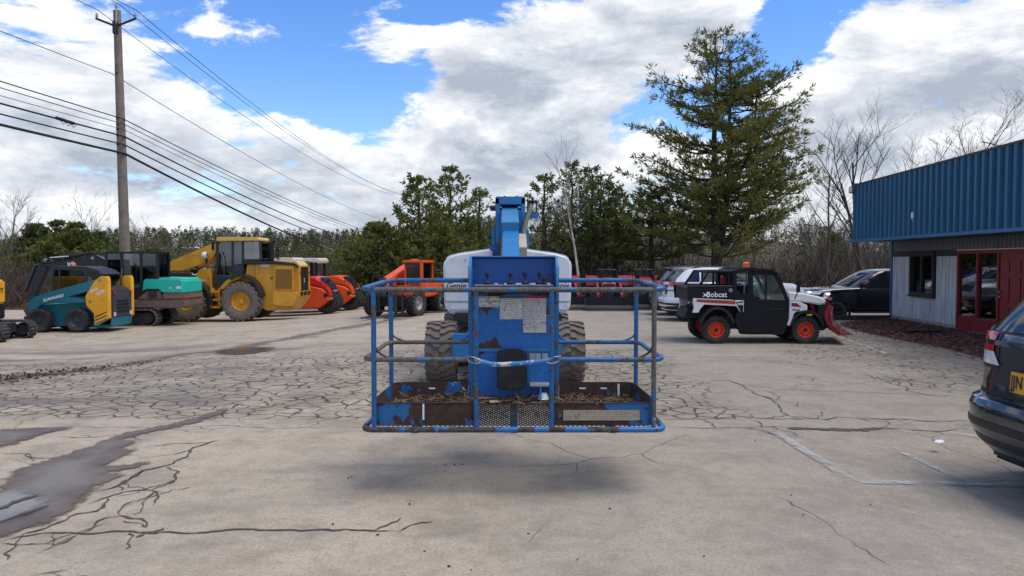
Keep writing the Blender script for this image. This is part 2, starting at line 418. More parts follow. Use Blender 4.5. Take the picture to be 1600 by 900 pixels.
# ---------------------------------------------------------------- ring-stack bodies for cars (heading +x)
class Body:
    def __init__(s, levels): s.L = levels
    def par(s, t):
        i = min(int(t), len(s.L)-2); f = t - i; a, b = s.L[i], s.L[i+1]
        return [p + (q-p)*f for p, q in zip(a, b)]
    def pt(s, t, a):
        z, xr, xf, hw, e = s.par(t); sg = lambda c: math.copysign(abs(c)**(2/e), c)
        return Vector(((xr+xf)/2 + (xf-xr)/2*sg(math.cos(a)), hw*sg(math.sin(a)), z))
    def rear(s, t, y):
        z, xr, xf, hw, e = s.par(t); sa = min(1, abs(y/hw))**(e/2); ca = math.sqrt(max(0, 1-sa*sa))
        return Vector(((xr+xf)/2 - (xf-xr)/2*ca**(2/e), y, z))
    def front(s, t, y):
        p = s.rear(t, y); z, xr, xf, hw, e = s.par(t); return Vector((xr+xf-p.x, y, z))
    def side(s, t, x, sg):
        z, xr, xf, hw, e = s.par(t); ca = min(1, abs((x-(xr+xf)/2)/((xf-xr)/2)))**(e/2); sa = math.sqrt(max(0, 1-ca*ca))
        return Vector((x, sg*hw*sa**(2/e), z))
    def shell(s, name, m, parent, n=72, sub_=3):
        rows = []
        k = (len(s.L)-1)*sub_
        for i in range(k+1):
            # denser points near the corners of the rounded plan
            rows.append([s.pt(i/sub_, 2*math.pi*j/n) for j in range(n)])
        vs = [p for r in rows for p in r]
        fs = [(i*n+j, i*n+(j+1)%n, (i+1)*n+(j+1)%n, (i+1)*n+j) for i in range(k) for j in range(n)]
        fs += [tuple(range(n)), tuple(k*n+j for j in range(n))]
        return MB().add(vs, fs).build(name, m, parent, smooth=32)
    def patch(s, name, m, parent, fn, t0, t1, a, b, off=.006, nt=6, na=8, solid=.004):
        """fn(t, v) on the surface; a and b are (at t0, at t1) limits"""
        rows = []
        for i in range(nt+1):
            t = t0 + (t1-t0)*i/nt; f = i/nt; v0 = a[0]+(a[1]-a[0])*f; v1 = b[0]+(b[1]-b[0])*f; row = []
            for j in range(na+1):
                v = v0 + (v1-v0)*j/na; p = fn(t, v); du = fn(t, v+.004)-fn(t, v-.004); dt = fn(min(t+.02, len(s.L)-1.001), v)-fn(t-.02, v)
                nn = du.cross(dt); nn = nn.normalized() if nn.length > 1e-12 else Vector((0,0,0))
                c = Vector(((s.par(t)[1]+s.par(t)[2])/2, 0, p.z-.3))
                if nn.dot(p-c) < 0: nn = -nn
                row.append(p + nn*off)
            rows.append(row)
        return MB().grid(rows).build(name, m, parent, smooth=50)
# ================================================================ the ground
def axis(lims):
    out = []
    for a, b, n in lims: out += list(np.linspace(a, b, n, endpoint=False))
    return out + [lims[-1][1]]
def sheet(name, xs, ys, zf, m, dz):
    rows = [[(x, y, zf(x, y)+dz) for x in xs] for y in ys]
    return MB().grid(rows).build(name, m, None, smooth=60)
def terrain_z(x, y):
    z = gz(x, y) - .08
    r = math.hypot(x, y)
    if y > 90: z += 10.5*sstep((y-90)/150)*(1+.35*math.sin(x*.017+1.2)+.2*math.sin(x*.041))     # low wooded ridge across the valley
    if r > 420: z -= 10*sstep((r-420)/300)
    return z
m, nt, bs = nodes_of('leaf_litter_ground')
g1 = nnoise(nt, .25, 6, .6); g2 = nnoise(nt, 6, 6, .7)
colr = nmix(nt, nrange(nt, g1, .35, .65), C('#5d4f40'), C('#5a5a3c')); colr = nmix(nt, nrange(nt, g2, .4, .7), colr, C('#3b3229'))
nt.links.new(colr, bs.inputs['Base Color']); bs.inputs['Roughness'].default_value = .95
nbump(nt, bs, g2, .8, .1)
struct(sheet('ground', axis([(-700,-120,12),(-120,-40,16),(-40,40,80),(40,120,16),(120,700,12)]), axis([(-300,-20,8),(-20,60,80),(60,300,40),(300,800,10)]), terrain_z, m, 0))['label'] = 'brown leaf-littered ground sloping away beyond the paved yard'

# worn asphalt of the yard
m, nt, bs = nodes_of('worn_asphalt'); LOT = m
tcn = N(nt, 'ShaderNodeTexCoord'); sx = N(nt, 'ShaderNodeSeparateXYZ'); nt.links.new(tcn.outputs['Object'], sx.inputs[0]); X, Y = sx.outputs[0], sx.outputs[1]
big = nnoise(nt, .22, 5, .6); med = nnoise(nt, 1.3, 6, .65); fine = nnoise(nt, 45, 4, .75); grit = nnoise(nt, 160, 2, .8)
wavy = nnoise(nt, .5, 4, .6, offs=(11,5,0))
col = nmix(nt, nrange(nt, big, .35, .65), C('#b9ab94'), C('#a99e8b'))
rightness = nrange(nt, nmath(nt, 'ADD', X, nmath(nt, 'MULTIPLY', wavy, 4)), .5, 5.5)
col = nmix(nt, nmath(nt, 'MULTIPLY', rightness, .75), col, C('#918c81'))
col = nmix(nt, nmath(nt, 'MULTIPLY', nrange(nt, med, .42, .7), .7), col, C('#82796b'))
streak = nnoise(nt, 1.0, 5, .65, stretch=(.35, 1.6, 1), offs=(3,1,0))
col = nmix(nt, nmath(nt, 'MULTIPLY', nrange(nt, streak, .5, .75), .45), col, C('#7f7c74'))
mott = nnoise(nt, 7, 6, .75, offs=(4,4,0))
col = nmix(nt, nmath(nt, 'MULTIPLY', nrange(nt, mott, .46, .72), .5), col, C('#7b756a'))
col = nmix(nt, nmath(nt, 'MULTIPLY', nrange(nt, mott, .50, .30), .4), col, C('#b8aa92'))
col = nmix(nt, nmath(nt, 'MULTIPLY', nrange(nt, fine, .42, .7), .65), col, C('#6f6a62'))
col = nmix(nt, nmath(nt, 'MULTIPLY', nrange(nt, grit, .55, .8), .55), col, C('#bdb5a4'))
blot = nrange(nt, nnoise(nt, .8, 4, .6, offs=(20,8,0)), .60, .74)
col = nmix(nt, nmath(nt, 'MULTIPLY', blot, .35), col, C('#8c7a68'))
# alligator cracking: a wide belt behind a seam, and a patch by the mulch bed
warp = N(nt, 'ShaderNodeTexNoise'); warp.inputs['Scale'].default_value = 1.6; nt.links.new(tcn.outputs['Object'], warp.inputs['Vector'])
wv = N(nt, 'ShaderNodeVectorMath', operation='MULTIPLY_ADD'); nt.links.new(warp.outputs['Color'], wv.inputs[0]); wv.inputs[1].default_value = (.5,.5,0); nt.links.new(tcn.outputs['Object'], wv.inputs[2])
def vor(scale):
    v = N(nt, 'ShaderNodeTexVoronoi', feature='DISTANCE_TO_EDGE', voronoi_dimensions='2D'); v.inputs['Scale'].default_value = scale
    nt.links.new(wv.outputs[0], v.inputs['Vector']); return v.outputs['Distance']
wn_ = nmath(nt, 'MULTIPLY', nmath(nt, 'SUBTRACT', nnoise(nt, .45, 4, .65, offs=(1,2,0)), .5), 9)
belt = nmath(nt, 'MULTIPLY', nrange(nt, Y, 8.75, 9.0), nrange(nt, nmath(nt, 'ADD', Y, wn_), 13.5, 18, 1, 0))
belt = nmath(nt, 'MULTIPLY', belt, nrange(nt, nmath(nt, 'ADD', X, nmath(nt, 'MULTIPLY', wn_, .3)), 2.2, 3.4, 1, 0))
rx = nmath(nt, 'MULTIPLY', nrange(nt, nmath(nt, 'ADD', X, wn_), 5.0, 7.5), nrange(nt, nmath(nt, 'ADD', Y, wn_), 8.5, 11))
rx = nmath(nt, 'MULTIPLY', rx, nrange(nt, Y, 17, 21, 1, 0))
zone = nmath(nt, 'MAXIMUM', belt, rx)
thin = nmath(nt, 'MULTIPLY', nrange(nt, nnoise(nt, .9, 4, .7, offs=(6,6,0)), .52, .62), .0)
va, vb = vor(4.0), vor(.42)
va = nmath(nt, 'ADD', va, nmath(nt, 'MULTIPLY', nmath(nt, 'SUBTRACT', nnoise(nt, 2.1, 5, .7, offs=(5,9,0)), .495), .40))
ca = nmath(nt, 'MULTIPLY', nrange(nt, va, .025, .095, 1, 0), zone)
cb = nmath(nt, 'MULTIPLY', nrange(nt, vb, .0012, .0045, 1, 0), nrange(nt, nnoise(nt, .35, 3, .6, offs=(9,4,0)), .5, .56))
crack = nmath(nt, 'MAXIMUM', ca, nmath(nt, 'MULTIPLY', cb, .7))
col = nmix(nt, nmath(nt, 'MULTIPLY', zone, nmath(nt, 'MULTIPLY', nrange(nt, med, .3, .65), .55)), col, C('#7a7267'))
col = nmix(nt, nmath(nt, 'MULTIPLY', crack, .86), col, C('#3a342e'))
# damp dark bands on the left where water drains to the kerb
damp = nmath(nt, 'MULTIPLY', nrange(nt, nnoise(nt, .32, 5, .6, stretch=(.5,1.5,1), offs=(2,14,0)), .50, .60), nrange(nt, nmath(nt, 'ADD', X, wn_), -2, -6))
damp = nmath(nt, 'MULTIPLY', damp, nrange(nt, Y, 7, 10)); damp = nmath(nt, 'MULTIPLY', damp, nrange(nt, Y, 17, 22, 1, 0))
col = nmix(nt, nmath(nt, 'MULTIPLY', damp, .62), col, C('#57514a'))
DA, DB_ = ground_at(20, 592), ground_at(430, 533); dn = Vector((-(DB_.y-DA.y), DB_.x-DA.x)).normalized(); dc = dn.x*DA.x + dn.y*DA.y
dist = nmath(nt, 'ABSOLUTE', nmath(nt, 'ADD', nmath(nt, 'ADD', nmath(nt, 'MULTIPLY', X, dn.x), nmath(nt, 'MULTIPLY', Y, dn.y)), nmath(nt, 'SUBTRACT', nmath(nt, 'MULTIPLY', wn_, .22), dc)))
drain = nmath(nt, 'MULTIPLY', nrange(nt, nmath(nt, 'ADD', dist, nmath(nt, 'MULTIPLY', nnoise(nt, 2.2, 6, .75, offs=(8,1,0)), 1.5)), .75, 1.35, 1, 0), nrange(nt, X, -1.5, -4.5))
col = nmix(nt, nmath(nt, 'MULTIPLY', drain, .75), col, C('#4a4038'))
# the building's shadow, painted into the asphalt colour by the mulch bed
bldg_shadow = nmath(nt, 'MULTIPLY', nrange(nt, nmath(nt, 'ADD', nmath(nt, 'SUBTRACT', X, nmath(nt, 'MULTIPLY', Y, .22)), nmath(nt, 'MULTIPLY', wn_, .45)), 3.8, 5.6), nrange(nt, nmath(nt, 'ADD', Y, nmath(nt, 'MULTIPLY', wn_, .4)), 9.5, 12.5))
col = nmix(nt, nmath(nt, 'MULTIPLY', bldg_shadow, .6), col, C('#5e5b57'))
nt.links.new(col, bs.inputs['Base Color'])
nt.links.new(nrange(nt, damp, 0, 1, .88, .55), bs.inputs['Roughness']); bs.inputs['Specular IOR Level'].default_value = .3
hh = nmath(nt, 'SUBTRACT', nmath(nt, 'ADD', nmath(nt, 'MULTIPLY', fine, .35), nmath(nt, 'MULTIPLY', grit, .35)), nmath(nt, 'MULTIPLY', crack, 1.6))
nbump(nt, bs, hh, .55, .02)
lot = struct(sheet('parking_lot', list(np.arange(-34, 21.01, .5)), list(np.arange(-12, 39.01, .5)), gz, LOT, 0)); lot['label'] = 'worn cracked grey asphalt yard'

def ribbon(name, pix, w, m, dz, parent, jit=.0, seed=1, taper=True):
    """a flat strip lying on the ground along ground positions; cracks wander between the points"""
    rnd = random.Random(seed); pts = [Vector((p.x, p.y, 0)) for p in pix]
    for lev in range(4 if jit else 0):
        q = [pts[0]]
        for p0, p1 in zip(pts, pts[1:]):
            dd = p1-p0
            if dd.length > .07: q.append((p0+p1)/2 + Vector((-dd.y, dd.x, 0))*rnd.uniform(-1,1)*jit*(1 if lev < 2 else .8))
            q.append(p1)
        pts = q
    rows = []; n = len(pts)
    for i, p in enumerate(pts):
        t = (pts[min(i+1, n-1)] - pts[max(i-1, 0)]).normalized(); nn = Vector((-t.y, t.x, 0))
        k = w/2*(1 if not jit else (.45+1.0*rnd.random()))*(1 if not taper else min(1, .3+9*min(i, n-1-i)/n))
        rows.append([(q.x, q.y, gz(q.x, q.y)+dz) for q in (p-nn*k, p+nn*k)])
    return MB().grid(rows).build(name, m, parent), pts
TAR = mat('crack_fill', '#4c443b', .8, var=.3, scale=6)
def zp(x, y): return ground_at(x/2.5, 540+y/2.5)
def zr(x, y): return ground_at(960+x/2.369, 520+y/2.369)
CR = [([(0,770),(150,740),(330,740),(470,730),(620,733),(760,735),(850,728),(990,722),(1100,724),(1300,728),(1500,727),(1545,731)], .035, zp),
      ([(570,712),(555,680),(470,668),(412,675),(350,725),(300,742)], .03, zp), ([(475,668),(478,635),(520,612),(580,590),(598,570),(605,610),(598,628)], .022, zp),
      ([(860,372),(740,412),(735,435),(650,470),(560,490),(430,560)], .04, zp), ([(650,478),(700,495),(690,525),(640,550),(590,568),(480,575),(400,600),(340,620)], .028, zp),
      ([(420,600),(380,650),(300,660),(200,705),(90,740)], .04, zp), ([(560,490),(500,530),(450,555),(370,575)], .022, zp), ([(120,900),(200,888),(268,878)], .02, zp),
      ([(0,775),(120,780),(215,785),(300,745)], .022, zp), ([(530,755),(570,735),(620,738)], .05, zp), ([(740,412),(670,430)], .02, zp),
      ([(0,325),(300,318),(640,325),(1000,322),(1410,318)], .016, zp), ([(640,325),(780,340),(900,320)], .014, zp),
      ([(150,815),(230,775),(300,745)], .016, zp), ([(560,370),(450,350),(350,360),(230,358)], .02, zp), ([(0,425),(120,430),(220,445),(300,440)], .02, zp),
      ([(180,178),(425,177),(560,240),(690,320)], .03, zr), ([(190,323),(330,322),(690,321),(1000,322),(1310,324)], .03, zr), ([(200,350),(460,352),(700,352),(960,354),(1315,356)], .022, zr),
      ([(470,190),(600,212),(760,216),(960,222),(1200,230)], .02, zr), ([(520,212),(610,235),(600,248),(560,236)], .022, zr), ([(600,248),(680,262),(670,275)], .016, zr),
      ([(330,325),(375,350)], .02, zr), ([(515,325),(540,350)], .03, zr), ([(460,352),(560,365),(630,402)], .016, zr), ([(920,152),(1010,182),(1080,215),(1160,232),(1260,236)], .03, zr),
      ([(1010,182),(1100,178),(1200,196)], .02, zr), ([(1080,215),(1150,205),(1250,215)], .02, zr), ([(700,436/1.0),(740,430)], .01, zr)]
for i, (pts, w, fn) in enumerate(CR):
    o_, path = ribbon('crack', [fn(*p) for p in pts], w*.6, TAR, .006, lot, .14, i)
    rr = random.Random(i*31)
    for k in range(int(len(path)/26)+1):                         # hairline branches
        j = rr.randrange(len(path)); q0 = path[j]; tdir = (path[min(j+1, len(path)-1)]-path[max(j-1, 0)]).normalized(); an = rr.choice((-1,1))*rr.uniform(.5,1.3)
        dv = Matrix.Rotation(an, 3, 'Z') @ tdir; Lb = rr.uniform(.15,.6)
        ribbon('crack', [q0, q0+dv*Lb*.5, q0+dv*Lb+Vector((rr.uniform(-.08,.08), rr.uniform(-.08,.08), 0))], w*.4, TAR, .0055, lot, .2, rr.randrange(9999))
m, nt, bs = nodes_of('faded_line_paint'); 
f_ = nrange(nt, nnoise(nt, 7, 6, .7), .42, .62); col = nmix(nt, f_, C('#a5a49d'), C('#b4bab8'))
nt.links.new(col, bs.inputs['Base Color']); bs.inputs['Roughness'].default_value = .85; nt.links.new(nrange(nt, nnoise(nt, 4.5, 7, .75, offs=(1,1,1)),   .36, .60, .05, .75), bs.inputs['Alpha']); LINE = m
m, nt, bs = nodes_of('white_line_paint'); f_ = nrange(nt, nnoise(nt, 5, 6, .7), .40, .6); col = nmix(nt, f_, C('#aaa497'), C('#c4c0b6'))
nt.links.new(col, bs.inputs['Base Color']); bs.inputs['Roughness'].default_value = .8; nt.links.new(nrange(nt, nnoise(nt, 4.5, 7, .75, offs=(1,1,1)), .38, .58, .0, .85), bs.inputs['Alpha']); LINEW = m
for pts, w, mm in (([(600,372),(690,430),(790,490),(880,552)], .11, LINE), ([(850,555),(1000,556),(1200,560),(1516,566)], .10, LINE), ([(1030,430),(1120,470),(1290,550)], .08, LINE),
                   ([(1240,372),(1400,398)], .1, LINE)):
    ribbon('painted_line', [zr(*p) for p in pts], w, mm, .0095, lot, 0, 5, False)
for a, b in (((1020,596),(1110,597)), ((1045,558),(1190,556)), ((1300,523),(1385,553)), ((1060,524),(1140,523)), ((1020,546.5),(1100,546.5))):
    ribbon('painted_line', [ground_at(*a), ground_at(*b)], .08, LINEW, .0095, lot, 0, 7, False)
# a long tar strip with a puddled hollow beside the kerbless seam
ribbon('tar_patch', [zr(*p) for p in ((640,356),(720,358),(820,360),(930,362),(990,357))], .10, TAR, .009, lot, .08, 77)
# water standing on the left: sheets of damp and standing water whose ragged edge follows the height of the grain
def sdist(P, poly):
    """signed distance (inside positive) of points P (n,2) to a closed polygon"""
    d = np.full(len(P), 1e9); ins = np.zeros(len(P), bool); k = len(poly)
    for i in range(k):
        a_, b_ = np.array(poly[i-1]), np.array(poly[i]); ab = b_-a_; tt = np.clip(((P-a_)@ab)/max(1e-9, ab@ab), 0, 1)
        d = np.minimum(d, np.linalg.norm(P-(a_+tt[:,None]*ab), axis=1))
        c1 = (a_[1] > P[:,1]) != (b_[1] > P[:,1]); xi = (b_[0]-a_[0])*(P[:,1]-a_[1])/(b_[1]-a_[1]+1e-12)+a_[0]; ins ^= c1 & (P[:,0] < xi)
    return np.where(ins, d, -d)
def wet_sheet(name, pts, m, dz, parent, cell=.06, pad=.2):
    poly = [(q.x, q.y) for q in (zp(*p) for p in pts)]; xs = np.array([p[0] for p in poly]); ys = np.array([p[1] for p in poly])
    gx_ = np.arange(xs.min()-pad, xs.max()+pad, cell); gy_ = np.arange(ys.min()-pad, ys.max()+pad, cell); XX, YY = np.meshgrid(gx_, gy_)
    P = np.stack([XX.ravel(), YY.ravel()], 1); sd = sdist(P, poly).reshape(XX.shape); nx_ = len(gx_)
    ok = (sd > -pad); f = [(j*nx_+i, j*nx_+i+1, (j+1)*nx_+i+1, (j+1)*nx_+i) for j in range(len(gy_)-1) for i in range(nx_-1) if ok[j,i] or ok[j+1,i+1]]
    used = sorted(set(v for q in f for v in q)); mp = {v: i for i, v in enumerate(used)}
    me = bpy.data.meshes.new(name); me.from_pydata([(P[v,0], P[v,1], gz(P[v,0], P[v,1])+dz) for v in used], [], [tuple(mp[v] for v in q) for q in f])
    at = me.attributes.new('edge', 'FLOAT', 'POINT'); at.data.foreach_set('value', sd.ravel()[used].astype(np.float32)); me.materials.append(m); me.shade_smooth()
    return link(name, me, parent)
def wet_mat(name, c0, c1, r0, r1, lo, hi, amp):
    m = bpy.data.materials.new(name); m.use_nodes = True; nt = m.node_tree; bs = nt.nodes['Principled BSDF']
    at = N(nt, 'ShaderNodeAttribute', attribute_name='edge'); n_ = nnoise(nt, 5, 7, .7); n2 = nnoise(nt, 1.6, 4, .6, offs=(3,2,0))
    e_ = nmath(nt, 'ADD', at.outputs['Fac'], nmath(nt, 'MULTIPLY', nmath(nt, 'SUBTRACT', n_, .5), amp))
    col_ = nmix(nt, nrange(nt, n2, .35, .65), C(c0), C(c1)); col_ = nmix(nt, nmath(nt, 'MULTIPLY', nrange(nt, nnoise(nt, 90, 3, .7), .5, .7), .5), col_, C('#3f3a35'))
    nt.links.new(col_, bs.inputs['Base Color']); nt.links.new(nrange(nt, nmath(nt, 'ADD', e_, nmath(nt, 'MULTIPLY', n2, .3)), .1, .5, r1, r0), bs.inputs['Roughness']); bs.inputs['Specular IOR Level'].default_value = .5
    nt.links.new(nrange(nt, e_, lo, hi), bs.inputs['Alpha']); nbump(nt, bs, nnoise(nt, 60, 3, .7), .12 if r0 > .1 else .02, .01); return m
WET = wet_mat('wet_asphalt', '#55493d', '#665a4b', .3, .65, -.02, .07, .42); WATER = wet_mat('puddle_water', '#57534d', '#625e57', .04, .2, -.06, .12, .4)
pd = [(-80,640),(0,560),(30,500),(150,460),(230,440),(330,400),(480,345),(640,315),(760,285),(880,240),(900,255),(800,300),(660,330),(560,345),(480,372),(545,372),(500,400),(545,412),(480,440),(420,470),(585,458),(540,480),(430,500),(480,510),(400,545),(350,590),(330,630),(200,690),(90,735),(-80,775)]
struct(wet_sheet('wet_patch', pd, WET, .010, lot)); struct(wet_sheet('wet_patch', [(-60,345),(0,330),(150,325),(260,318),(290,325),(200,345),(120,370),(0,405),(-60,420)], WET, .010, lot))
w1 = wet_sheet('puddle', [(-80,600),(20,575),(90,572),(180,585),(200,620),(150,650),(60,690),(-80,735)], WATER, .015, None, .04)
w1['kind'] = 'structure'; w1['label'] = 'shallow puddle mirroring the sky at the left edge'
w2 = wet_sheet('puddle', [(840,22),(960,8),(1080,8),(1040,26),(980,34),(900,38),(850,32)], WATER, .015, None, .06); w2['kind'] = 'structure'; w2['label'] = 'narrow puddle on the asphalt in front of the soil compactors'
for p in (((0,650),(60,620),(150,592)), ((0,700),(70,675),(190,635))): ribbon('crack', [zp(*q) for q in p], .05, TAR, .020, lot, .03, 3)
# rusty leaf debris caught along the drain line
rg0 = np.random.default_rng(77); n = 380; q0, q1 = ground_at(-20, 596), ground_at(200, 570)
P = np.array([list(q0.lerp(q1, v)) for v in rg0.random(n)**1.6]) + np.stack([rg0.normal(0,.3,n), rg0.normal(0,.42,n), np.zeros(n)], 1); P[:,2] = [gz(x, y)+.012 for x, y in P[:,:2]]
EDGE_LITTER = P

# mulch bed and its timber
MUL = mat('red_mulch', '#4d2f28', .95, var=.5, scale=14, dirt='#7a4a3c', dirt_amt=.7, bump=1.0, bscale=40)
mpts = [(1312,508),(1345,503),(1392,500),(1440,508),(1500,519),(1560,531),(1620,545),(1640,580),(1560,566),(1520,556),(1470,543),(1420,534),(1370,524),(1335,516)]
g = [ground_at(*p) for p in mpts]
b = MB(); cx = sum((p for p in g), Vector())/len(g)
ring1 = [(p.x, p.y, gz(p.x, p.y)+.006) for p in g]; ring2 = [((p.x*.85+cx.x*.15), (p.y*.85+cx.y*.15), .05) for p in g]
nn_ = len(g); b.add(ring1+ring2, [(i, (i+1)%nn_, nn_+(i+1)%nn_, nn_+i) for i in range(nn_)] + [tuple(range(nn_, 2*nn_))])
mb_ = b.build('mulch_bed', MUL); tag(mb_, 'dark red mulch bed along the foot of the building', None, kind='structure')
rnd = random.Random(4); b = MB()
def in_poly(x, y, poly):
    c = False; j = len(poly)-1
    for i in range(len(poly)):
        if (poly[i].y > y) != (poly[j].y > y) and x < (poly[j].x-poly[i].x)*(y-poly[i].y)/(poly[j].y-poly[i].y)+poly[i].x: c = not c
        j = i
    return c
k = 0
xs_ = [p.x for p in g]; ys_ = [p.y for p in g]
while k < 5200:
    x, y = rnd.uniform(min(xs_)-.3, max(xs_)), rnd.uniform(min(ys_)-.4, max(ys_))
    if not in_poly(x, y, g) and not (rnd.random() < .06 and in_poly(x+.4, y+.4, g)): continue
    k += 1; z = .055 + rnd.uniform(-.01, .03); L = rnd.uniform(.03, .10)
    b.cur = 0 if rnd.random() < .75 else 1
    b.obox((x, y, z if in_poly(x, y, g) else .012), (L, rnd.uniform(.012, .03), .012), (rnd.uniform(-.5,.5), rnd.uniform(-.5,.5), rnd.uniform(0, 3.1)))
tag(b.build('mulch_chips', [MUL, mat('pale_chip', '#7a5a48', .9)], None, smooth=0), 'loose reddish wood chips spread over the mulch bed', 'mulch', kind='stuff')
tb = ground_at(1330, 502); TIM = mat('old_timber', '#3a322b', .9, var=.4, scale=6)
tag(MB().obox((11.45, 24.15, .07), (1.9, .14, .16), (0,0,.03)).build('landscape_timber', TIM, None, bevel=.01), 'weathered landscape timber lying in front of the black pickup', 'timber')
p_ = ground_at(1438, 524); tag(MB().obox((p_.x, p_.y, .10), (1.1, .12, .05), (0,.02,.25)).build('loose_board', BLKM, None, bevel=.005), 'dark board lying on the red mulch below the window', 'board')

# ================================================================ the building (facade along its own y axis)
FZ = lambda D: 12.7 + .073*(D-24.7)
bl = thing('metal_building', 'ribbed metal building with deep blue fascia and red entrance', 'building', (12.7, 24.7, 0), -math.atan(.073))
# local frame: facade at x=0, running to -y (towards the camera); +x is into the building
BLUE_S = mat('blue_sheet', '#255f80', .5, .1, var=.10, scale=1.2, dirt='#2a4a63', dirt_amt=.4)
m, nt, bs = nodes_of('white_sheet'); col = nmix(nt, nrange(nt, nnoise(nt, 2.5, 6, .7, stretch=(1,3,.25)), .35, .75), C('#bfc3c7'), C('#8e9092')); col = nmix(nt, nmath(nt, 'MULTIPLY', nrange(nt, nnoise(nt, 9, 5, .7, stretch=(1,2,.3), offs=(3,3,3)), .55, .75), .6), col, C('#5f5d58'))
nt.links.new(col, bs.inputs['Base Color']); bs.inputs['Roughness'].default_value = .5; WHITE_S = m
GREY_S = mat('grey_sheet', '#6f7378', .55, .1, var=.12, scale=1.2, dirt='#4e4d4a', dirt_amt=.4)
REDP = mat('red_door_paint', '#7d1420', .42, var=.12, scale=2, dirt='#4f1519', dirt_amt=.4)
def ribbed(name, y0, y1, z0, z1, x, m, pitch, depth, parent, rib=.34):
    """profiled sheet metal standing at x, ribs towards -x"""
    ys = []; n = max(1, round((y1-y0)/pitch)); p = (y1-y0)/n
    for i in range(n):
        a = y0+i*p
        ys += [(a, 0), (a+p*(.5-rib/2-.08), 0), (a+p*(.5-rib/2), -depth), (a+p*(.5+rib/2), -depth), (a+p*(.5+rib/2+.08), 0)]
    ys.append((y1, 0))
    rows = [[(x+dx, y, z) for y, dx in ys] for z in (z0, z1)]
    return MB().grid(rows).build(name, m, parent, smooth=0, solid=.003)
yy = -.05
i = 0
while yy > -19:
    ribbed('fascia_panel', yy-.915, yy-.002, 2.63, 4.40, -1.28, BLUE_S, .305, .085, bl); yy -= .915; i += 1
ylen = yy
for k in range(4):
    ribbed('fascia_panel', 0, 0, 0, 0, 0, BLUE_S, .3, .03, bl) if False else None
# end return of the fascia (faces away along +y) and roof
b = MB().box(-1.28, 8, -.06, -.02, 2.63, 4.40); b.build('fascia_end', BLUE_S, bl)
MB().box(-1.34, -1.22, ylen, 0, 4.40, 4.47).build('coping', DSTEEL, bl, bevel=.01)
MB().box(-1.36, -1.20, ylen, .02, 2.545, 2.63).build('fascia_trim', mat('blue_trim', '#2f6b93', .4, .1, var=.1), bl, bevel=.008)
MB().box(-1.19, .0, ylen, -.02, 2.56, 2.60).build('soffit', mat('soffit_grey', '#4c4d50', .7), bl)
MB().box(-1.2, 8, ylen, -.07, 4.2, 4.3).build('roof', DSTEEL, bl)
MB().box(.06, 7.9, ylen, -.1, .0, 4.2).build('wall_core', mat('wall_core', '#55565a', .8), bl) if False else None
# facade panels: white below, grey band above, gaps left for window and entrance
def Dy(D): return (D-24.7)*1.0027
w0, w1_ = Dy(21.75), Dy(23.30); e0, e1 = Dy(17.5), Dy(20.45)
for a, b_ in ((w1_, -.06), (e1+.06, w0)):
    n = max(1, round((b_-a)/.9))
    for k in range(n): ribbed('wall_panel', a+(b_-a)*k/n, a+(b_-a)*(k+1)/n-.002, .12, 2.06, 0, WHITE_S, .2, .028, bl, .3)
ribbed('wall_panel', w0, w1_, .12, .86, 0, WHITE_S, .2, .028, bl, .3)
n = 7; a, b_ = ylen, -.06
for k in range(21): ribbed('upper_panel', a+(b_-a)*k/21, a+(b_-a)*(k+1)/21-.002, 2.24, 2.56, .01, GREY_S, .2, .028, bl, .3)
n = round((e0-.05-ylen)/.9)
for k in range(n): ribbed('wall_panel', ylen+(e0-.05-ylen)*k/n, ylen+(e0-.05-ylen)*(k+1)/n-.002, .12, 2.06, 0, WHITE_S, .2, .028, bl, .3)
MB().box(-.03, .05, e1+.06, -.06, 2.06, 2.24).build('dark_band', mat('dark_board', '#2e2f31', .7), bl)
MB().box(-.03, .05, ylen, e0-.06, 2.06, 2.24).build('dark_band', MATS['dark_board'], bl)
MB().box(-.045, .06, -.075, .06, 0, 2.56).build('corner_trim', BLUE_S, bl, bevel=.01)
MB().box(-.01, 7.9, .0, .05, 0, 4.2).build('end_wall', GREY_S, bl)
MB().box(-.03, .3, ylen, .03, -.3, .11).build('foundation', mat('concrete', '#8a8780', .9, var=.2, scale=5), bl)
MB().box(.35, 7.9, ylen, -.1, 0.0, .02).build('interior_floor', mat('inside_floor', '#4b4640', .8), bl)
MB().box(4.0, 4.1, ylen, -.1, .02, 4.1).build('interior_wall', mat('inside_wall', '#5a554d', .9), bl)
# slider window
wi = sub('window', bl, (0, (w0+w1_)/2, 0)); hw_ = (w1_-w0)/2
DKF = mat('dark_frame', '#262422', .6, var=.2)
b = MB()
for y0_, y1_, z0_, z1_ in ((-hw_, hw_, .86, .97), (-hw_, hw_, 2.07, 2.20), (-hw_, -hw_+.10, .97, 2.07), (hw_-.10, hw_, .97, 2.07), (-.04, .04, .97, 2.07)): b.box(-.09, .06, y0_, y1_, z0_, z1_)
b.build('frame', DKF, wi, bevel=.006)
for s_ in (-1, 1): MB().box(-.01+.02*s_, 0+.02*s_, min(s_*.04, s_*(hw_-.1)), max(s_*.04, s_*(hw_-.1)), .97, 2.07).build('pane', GLD, wi)
MB().box(-.12, .05, -hw_-.04, hw_+.04, .82, .86).build('sill', DKF, wi, bevel=.006)
